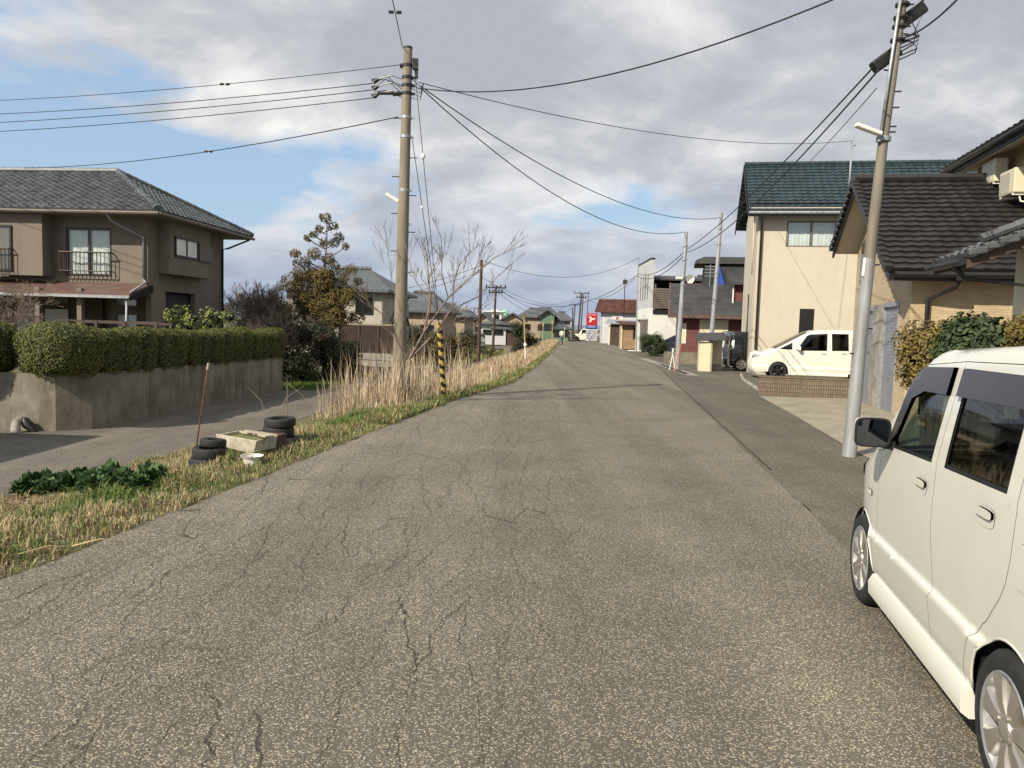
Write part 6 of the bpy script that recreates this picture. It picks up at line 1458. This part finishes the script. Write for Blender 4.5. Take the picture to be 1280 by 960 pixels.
e=GT(311,583); rm=thing('old_rim','white painted bare steel wheel rim lying in the grass','wheel rim',(e.x,e.y+.1,e.z-.01)); k=MB(); k.lathe([(.12,-.02),(.13,.0),(.10,.02),(.095,.07),(.10,.09),(.125,.11),(.13,.12),(.12,.115)],28); k.lathe([(.095,.05),(.05,.04),(.001,.04)],20); k.build('steel_rim',M['white_paint'],rm,smooth=True)
f=GT(243,566); g=P(260,456,f.y+.15); rd=thing('rusty_rod','tall thin rusty steel rod with pale cap leaning right beside the nearer tyres','rod',tuple(f)); k=MB(); k.tube([Vector((0,0,-.15)),(g-f)*.5+Vector((.01,0,0)),g-f],.013,8); k.build('rod',M['rust'],rd,smooth='all'); k=MB(); q=g-f; k.tube([q-Vector((.01,0,.09)),q+Vector((.01,0,.03))],.024,8); k.build('cap',M['cardboard'],rd)
# cabbages
def cabbage(seed,label):
    rnd=random.Random(seed); t=thing('cabbage_plant',label,'vegetable',group='cabbage plants in the roadside bed'); v=[];fs=[]
    for i in range(22):
        a=i*2.4+rnd.uniform(-.3,.3); L=rnd.uniform(.17,.27)*(1-.25*i/22); W_=L*.40; el=.35+.9*i/22; h0=.02+.10*i/22; ca,sa=math.cos(a),math.sin(a); b=len(v)
        for j in range(6):
            q=j/5; rr=L*q; z=h0+rr*math.sin(el)*(1-.25*q); rad=rr*math.cos(el); w=W_*math.sin(math.pi*min(.97,.12+q*.86))**.7
            for s in (-1,-.5,0,.5,1):
                x=rad+.0; y=s*w; zz=z+.03*abs(s)*math.sin(q*9+seed+i)+.02*abs(s); v.append((x*ca-y*sa,x*sa+y*ca,zz))
        for j in range(5):
            for s in range(4): fs.append((b+j*5+s,b+j*5+s+1,b+(j+1)*5+s+1,b+(j+1)*5+s))
    o=crown_obj('leaves',t,M['cabbage'],v,fs); o.data.polygons.foreach_set('use_smooth',[True]*len(fs))
    k=MB(); 
    for i in range(5): a=i*1.3; k.box((.11*math.cos(a),.11*math.sin(a),.02),(.12,.07,.006),0,rz=a,rx=.2)
    k.build('withered_leaves',M['cabbage_old'],t); k=MB(); k.tube([(0,0,-.05),(0,0,.12)],.02,6); k.build('stalk',M['cabbage_old'],t); return t
cb=[cabbage(61,''),cabbage(62,''),cabbage(63,'')]; rnd=random.Random(9); n=0; taken=[0,0,0]
lbl='dark green leafy cabbage plant in the dense row beside the lower road'
for i in range(22):
    px=28+i*8.0+rnd.uniform(-3,3); py=622-i*.75+rnd.uniform(-5,7)
    p=GT(px,py); s=rnd.uniform(.95,1.3)*(1.0 if i<16 else .75); q=i%3; lb=lbl if 1<=i<21 else ('leftmost cabbage plant of the roadside row' if i==0 else 'smallest cabbage plant at the right end of the row')
    if not taken[q]: o=cb[q]; taken[q]=1; o.location=p; o['label']=lb; o.scale=(s,)*3
    else: o=copy_tree(cb[q],p,rnd.uniform(0,6),lb,scale=s)
# ---------------- grasses ----------------
def blades(name,label,n,place,h,w,mats,seed,bend=.35,weights=None,lean=(0,0)):
    rnd=random.Random(seed); v=[];fs=[];mi=[]; cnt=0
    while cnt<n:
        r=place(rnd); cnt+=1
        if r is None: continue
        x,y,z,hs,mk=r; hh=h*rnd.uniform(.45,1.15)*hs; a=rnd.uniform(0,6.283); ca,sa=math.cos(a),math.sin(a); ww=w*rnd.uniform(.6,1.3); bd=bend*rnd.gauss(0,1)*hh; bx_,by_=rnd.gauss(0,.35)*bend*hh+lean[0]*hh,rnd.gauss(0,.35)*bend*hh+lean[1]*hh
        b=len(v); px_,py_=-sa*ww,ca*ww
        v+= [(x-px_,y-py_,z-.03),(x+px_,y+py_,z-.03),(x+ca*bd*.4+bx_*.5+px_*.8,y+sa*bd*.4+by_*.5+py_*.8,z+hh*.62),(x+ca*bd*.4+bx_*.5-px_*.8,y+sa*bd*.4+by_*.5-py_*.8,z+hh*.62),(x+ca*bd+bx_,y+sa*bd+by_,z+hh*(1-.25*min(1,abs(bd)/hh)))]
        fs+=[(b,b+1,b+2,b+3),(b+3,b+2,b+4)]; m=mk if mk is not None else 0; mi+=[m,m]
    me=bpy.data.meshes.new(name); me.from_pydata(v,[],fs); [me.materials.append(M[q]) for q in mats]; me.polygons.foreach_set('material_index',mi); me.update()
    o=bpy.data.objects.new(name,me); COL.objects.link(o); tag(o,label,'grass',None,'stuff'); return o
nz_=lambda x,y,s,k=0: noise.noise(Vector((x*s,y*s,k)))
def bed(x,y):   # bare soil round the cabbage bed
    return None
def near_verge(rnd):
    y=rnd.uniform(2.5,16)**1.0; e=road_left(y)+.08*nz_(0,y,1.3,3); l=low_near(y); t=rnd.random()**1.25; x=e+.02-(e-l)*t
    d=e-x; g=nz_(x,y,.9); q=rnd.random()
    if y<8.6+.0 and 1.3<d<2.6 and rnd.random()<.72: return None   # the mossy bare strip
    if d>2.2 and y<12.5 and rnd.random()<.55: return None
    green = (q<.62 if d<.35 and y>7 else q<.34+1.3*max(0,g+.08)+(.12 if d>1.8 else 0))
    hs=.45+1.0*max(0,nz_(x,y,2.3,5)+.3)
    if d<.25: hs*=.55
    return (x,y,ground_z(x,y),hs,(0 if green else (1 if rnd.random()<.82 else 2)))
blades('verge_grass','short mixed green and straw coloured grass along the near road edge',62000,near_verge,.15,.004,('grass_green','grass_straw','grass_brown'),71,.75)
def far_verge(rnd):
    y=rnd.uniform(12.5,95); 
    if rnd.random()>(28/y)**.7 and y>28: return None
    e=road_left(y)+.1*nz_(0,y,1.3,3); x=e+.05-abs(rnd.gauss(0,.22+.004*y)); d=e-x; 
    return (x,y,ground_z(x,y),.6+.5*rnd.random(),0 if rnd.random()<.72-.3*(d>.4) else 1)
blades('verge_grass','fresh green grass fringe between reeds and road',42000,far_verge,.17,.007,('grass_green','grass_straw','grass_brown'),72,.6)
def reeds(rnd):
    y=15.0+abs(rnd.gauss(0,8.5)) if rnd.random()<.55 else rnd.uniform(16,38); 
    if y>50: return None
    e=road_left(y); l=low_near(y); t=rnd.uniform(.10,.62 if y<19 else .9); x=e-(e-l)*t; d=nz_(x,y,.55,8)
    if d<-.15 and rnd.random()<.85: return None
    if y<17.0 and rnd.random()<.5: return None
    k=(.40+1.15*max(0,nz_(x*2.2,y,.75,2)+.32))*(1+.3*nz_(x,y,.4,2))
    if nz_(x*1.6,y,1.3,21)<-.12 and rnd.random()<.6: return None
    edge=min(1,(e-x)/1.0)
    hs=k*(.35+.65*edge)*(1 if y<19 else max(.42,1-(y-19)*.04))*(.55 if x<e-2.4 else 1)
    return (x,y,ground_z(x,y),hs,0 if rnd.random()<.7 else (1 if rnd.random()<.6 else 2))
blades('dry_reeds','tall dry straw coloured reeds around the near pole and along the verge',11500,reeds,.72,.0052,('reed','grass_straw','grass_brown'),73,.22)
def tall_reeds(rnd):
    y=rnd.uniform(15.2,22); e=road_left(y); x=e-rnd.uniform(.3,2.3); 
    if y>20.5 or nz_(x,y,.9,4)<-.1: return None
    return (x,y,ground_z(x,y),.8+.4*rnd.random(),0 if rnd.random()<.8 else 2)
blades('tall_reeds','tallest pale reed stalks clustered at the foot of the near pole',1500,tall_reeds,1.3,.007,('reed','grass_straw','grass_brown'),74,.16)
def far_reeds(rnd):
    y=rnd.uniform(30,98); e=road_left(y); l=low_near(y); x=e-.25-(e-l)*rnd.random()**1.3*.8
    hs=(.5+.5*min(1,(e-x)/1.2))*(1+.4*nz_(x,y,.35,6))
    return (x,y,ground_z(x,y),hs,0 if rnd.random()<.45 else (1 if rnd.random()<.6 else 2))
blades('dry_grass','pinkish straw dry grass further along the verge towards the junction',34000,far_reeds,.50,.012,('reed','grass_straw','grass_brown'),75,.35)
def field_green(rnd):
    y=rnd.uniform(46,74); l=low_near(y); x=l-4.5-rnd.uniform(-3.5,4); return (x,y,ground_z(x,y),.7+.5*rnd.random(),0 if rnd.random()<.7 else 1)
blades('field_weeds','green weeds in the low field beside the distant poles',9000,field_green,.5,.02,('grass_green','grass_straw','grass_brown'),76,.4)
def plot_grass(rnd):
    y=rnd.uniform(27.3,36); x=rnd.uniform(-11,-6.9)+(y-27)*.05; return (x,y,-.77,.7+.5*rnd.random(),0)
blades('lawn_grass','bright green grass patch beyond the end of the concrete wall',12000,plot_grass,.16,.012,('grass_green','grass_straw','grass_brown'),77,.5)
def litter(rnd):
    y=rnd.uniform(9,15.5); e=road_left(y); l=low_near(y); x=l+rnd.uniform(.0,2.2); 
    if x>e-.4 or nz_(x,y,.8,12)<-.1: return None
    return (x,y,ground_z(x,y),.6,1 if rnd.random()<.5 else 2)
blades('straw_litter','flattened straw litter around the tyres',15000,litter,.14,.006,('grass_green','grass_straw','grass_brown'),78,1.6)
# a few dry arching canes
cn=thing('dry_canes','thin dry arching canes leaning out from the verge left of the near pole','cane',(-3.9,13.6,-.35)); k=MB(); rn=random.Random(6)
for i in range(16):
    a=rn.uniform(-2.8,.3); L=rn.uniform(.5,1.3); x,y=rn.uniform(-1.2,1.6),rn.uniform(-.6,1.6); k.tube([(x,y,-.2),(x+.25*L*math.cos(a),y+.1,L*.55),(x+.6*L*math.cos(a),y+.15,L*.8)],[.009,.007,.003],4,cap=False)
k.build('canes',M['twig'],cn,smooth='all',fix=False)
for (px,py,px2,py2) in ((90,688,155,683),(20,700,95,690)):
    a=GT(px,py); b=GT(px2,py2); a.z=b.z=.03; k=MB(); k.tube([a,a.lerp(b,.5)+Vector((0,.03,.03)),b],[.006,.005,.003],5); o=k.build('fallen_stalk',M['grass_straw'],smooth='all'); tag(o,'straw stalk lying over the road edge, '+('ending further right' if px==90 else 'nearer the left edge'),'stalk')
# white broken sign board props near the round bush
t=thing('barricade','folding white and orange barricade leaning by the galvanised pole','barricade',(6.95,33.4,0)); 
for (x0,x1) in ((-.05,-.12),(.05,.12)): k=MB(); k.tube([(x1,0,0),(-x1*.3,0,.95)],.022,6); k.build('leg',M['white_paint'],t)
k=MB(); k.tube([(.10,-.05,0),(.32,-.05,1.15)],.02,6); k.build('pole',M['orange'],t)
lw=MB(); lw.bx(7.9,10.6,40.0,40.2,0,.62); o=lw.build('low_wall',M['concrete_wall']); tag(o,'low stained concrete wall in front of the dark red house','wall')
pe=thing('parking_block','white concrete block at the foot of the hut road edge','block',(9.3,62,0)); k=MB(); k.bx(0,1.6,0,.3,0,.1); k.build('block',M['white_paint'],pe,bevel=.03)
mc=thing('motor_scooter','dark scooter parked beside the thin pole at the white house','scooter',(10.35,59.5,0),R(20)); 
for yy in (-.6,.6): k=MB(); k.lathe([(.16,-.05),(.25,-.04),(.25,.04),(.16,.05)],18,0,'x',(0,yy,.25),close=True); k.build('wheel',M['rubber'],mc)
k=MB(); k.box((0,-.35,.55),(.3,.8,.3)); k.box((0,.15,.32),(.3,.5,.1)); k.box((0,.45,.6),(.34,.12,.6),0,rx=R(20)); k.tube([(-.3,.5,.98),(.3,.5,.98)],.025,6); k.build('body',M['car_navy'],mc,bevel=.06)
# ---------------- the person ----------------
def person():
    c=P(702,429.5,78); A=Vector((c.x,78,0)); t=thing('person','person in a white top and blue jeans walking away at the left road edge','person',A,R(-6))
    def skin(name,verts,edges,rad,m,par,lv=2):
        me=bpy.data.meshes.new(name); me.from_pydata(verts,edges,[]); o=bpy.data.objects.new(name,me); COL.objects.link(o)
        md=o.modifiers.new('skin','SKIN'); 
        for i,r in enumerate(rad): me.skin_vertices[0].data[i].radius=(r,r)
        me.skin_vertices[0].data[0].use_root=True; s=o.modifiers.new('sub','SUBSURF'); s.levels=lv; s.render_levels=lv; dg=bpy.context.evaluated_depsgraph_get(); me2=bpy.data.meshes.new_from_object(o.evaluated_get(dg)); bpy.data.objects.remove(o)
        me2.materials.clear(); me2.materials.append(m); me2.polygons.foreach_set('use_smooth',[True]*len(me2.polygons)); o2=bpy.data.objects.new(name,me2); COL.objects.link(o2); o2.parent=par; return o2
    V_=[(0,0,.90),(0,0,1.10),(0,0,1.30),(0,0,1.40),(0,0,1.46),(0,.01,1.56),(.17,0,1.33),(.21,-.02,1.10),(.20,.06,.88),(-.17,0,1.33),(-.21,.03,1.10),(-.20,.10,.88),(.08,0,.86),(.09,.10,.48),(.09,.08,.08),(.09,.17,.03),(-.08,0,.86),(-.09,-.05,.48),(-.09,-.22,.12),(-.09,-.14,.05)]
    E_=[(0,1),(1,2),(2,3),(3,4),(4,5),(2,6),(6,7),(7,8),(2,9),(9,10),(10,11),(0,12),(12,13),(13,14),(14,15),(0,16),(16,17),(17,18),(18,19)]
    skin('body',V_,E_,[.13,.12,.14,.07,.06,.095,.055,.042,.032,.055,.042,.032,.085,.06,.045,.04,.085,.06,.045,.04],M['skin'],t)
    skin('white_top',[(0,0,.86),(0,0,1.10),(0,0,1.31),(0,0,1.39),(.175,0,1.34),(.215,-.02,1.10),(.205,.05,.93),(-.175,0,1.34),(-.215,.03,1.10),(-.205,.09,.93)],[(0,1),(1,2),(2,3),(2,4),(4,5),(5,6),(2,7),(7,8),(8,9)],[.155,.15,.165,.08,.075,.062,.052,.075,.062,.052],M['cloth_white'],t)
    skin('jeans',[(0,0,.90),(.08,0,.84),(.09,.10,.48),(.09,.08,.12),(-.08,0,.84),(-.09,-.05,.48),(-.09,-.21,.16)],[(0,1),(1,2),(2,3),(0,4),(4,5),(5,6)],[.145,.10,.078,.065,.10,.078,.065],M['cloth_blue'],t)
    skin('hair',[(0,-.02,1.62),(0,-.03,1.56),(0,-.04,1.48)],[(0,1),(1,2)],[.09,.108,.075],M['hair'],t)
    for (x,y,z) in ((.09,.14,.045),(-.09,-.16,.06)): k=MB(); k.box((x,y,z),(.09,.25,.085)); k.build('shoe',M['black'],t,bevel=.02)
person()
bpy.context.view_layer.update()
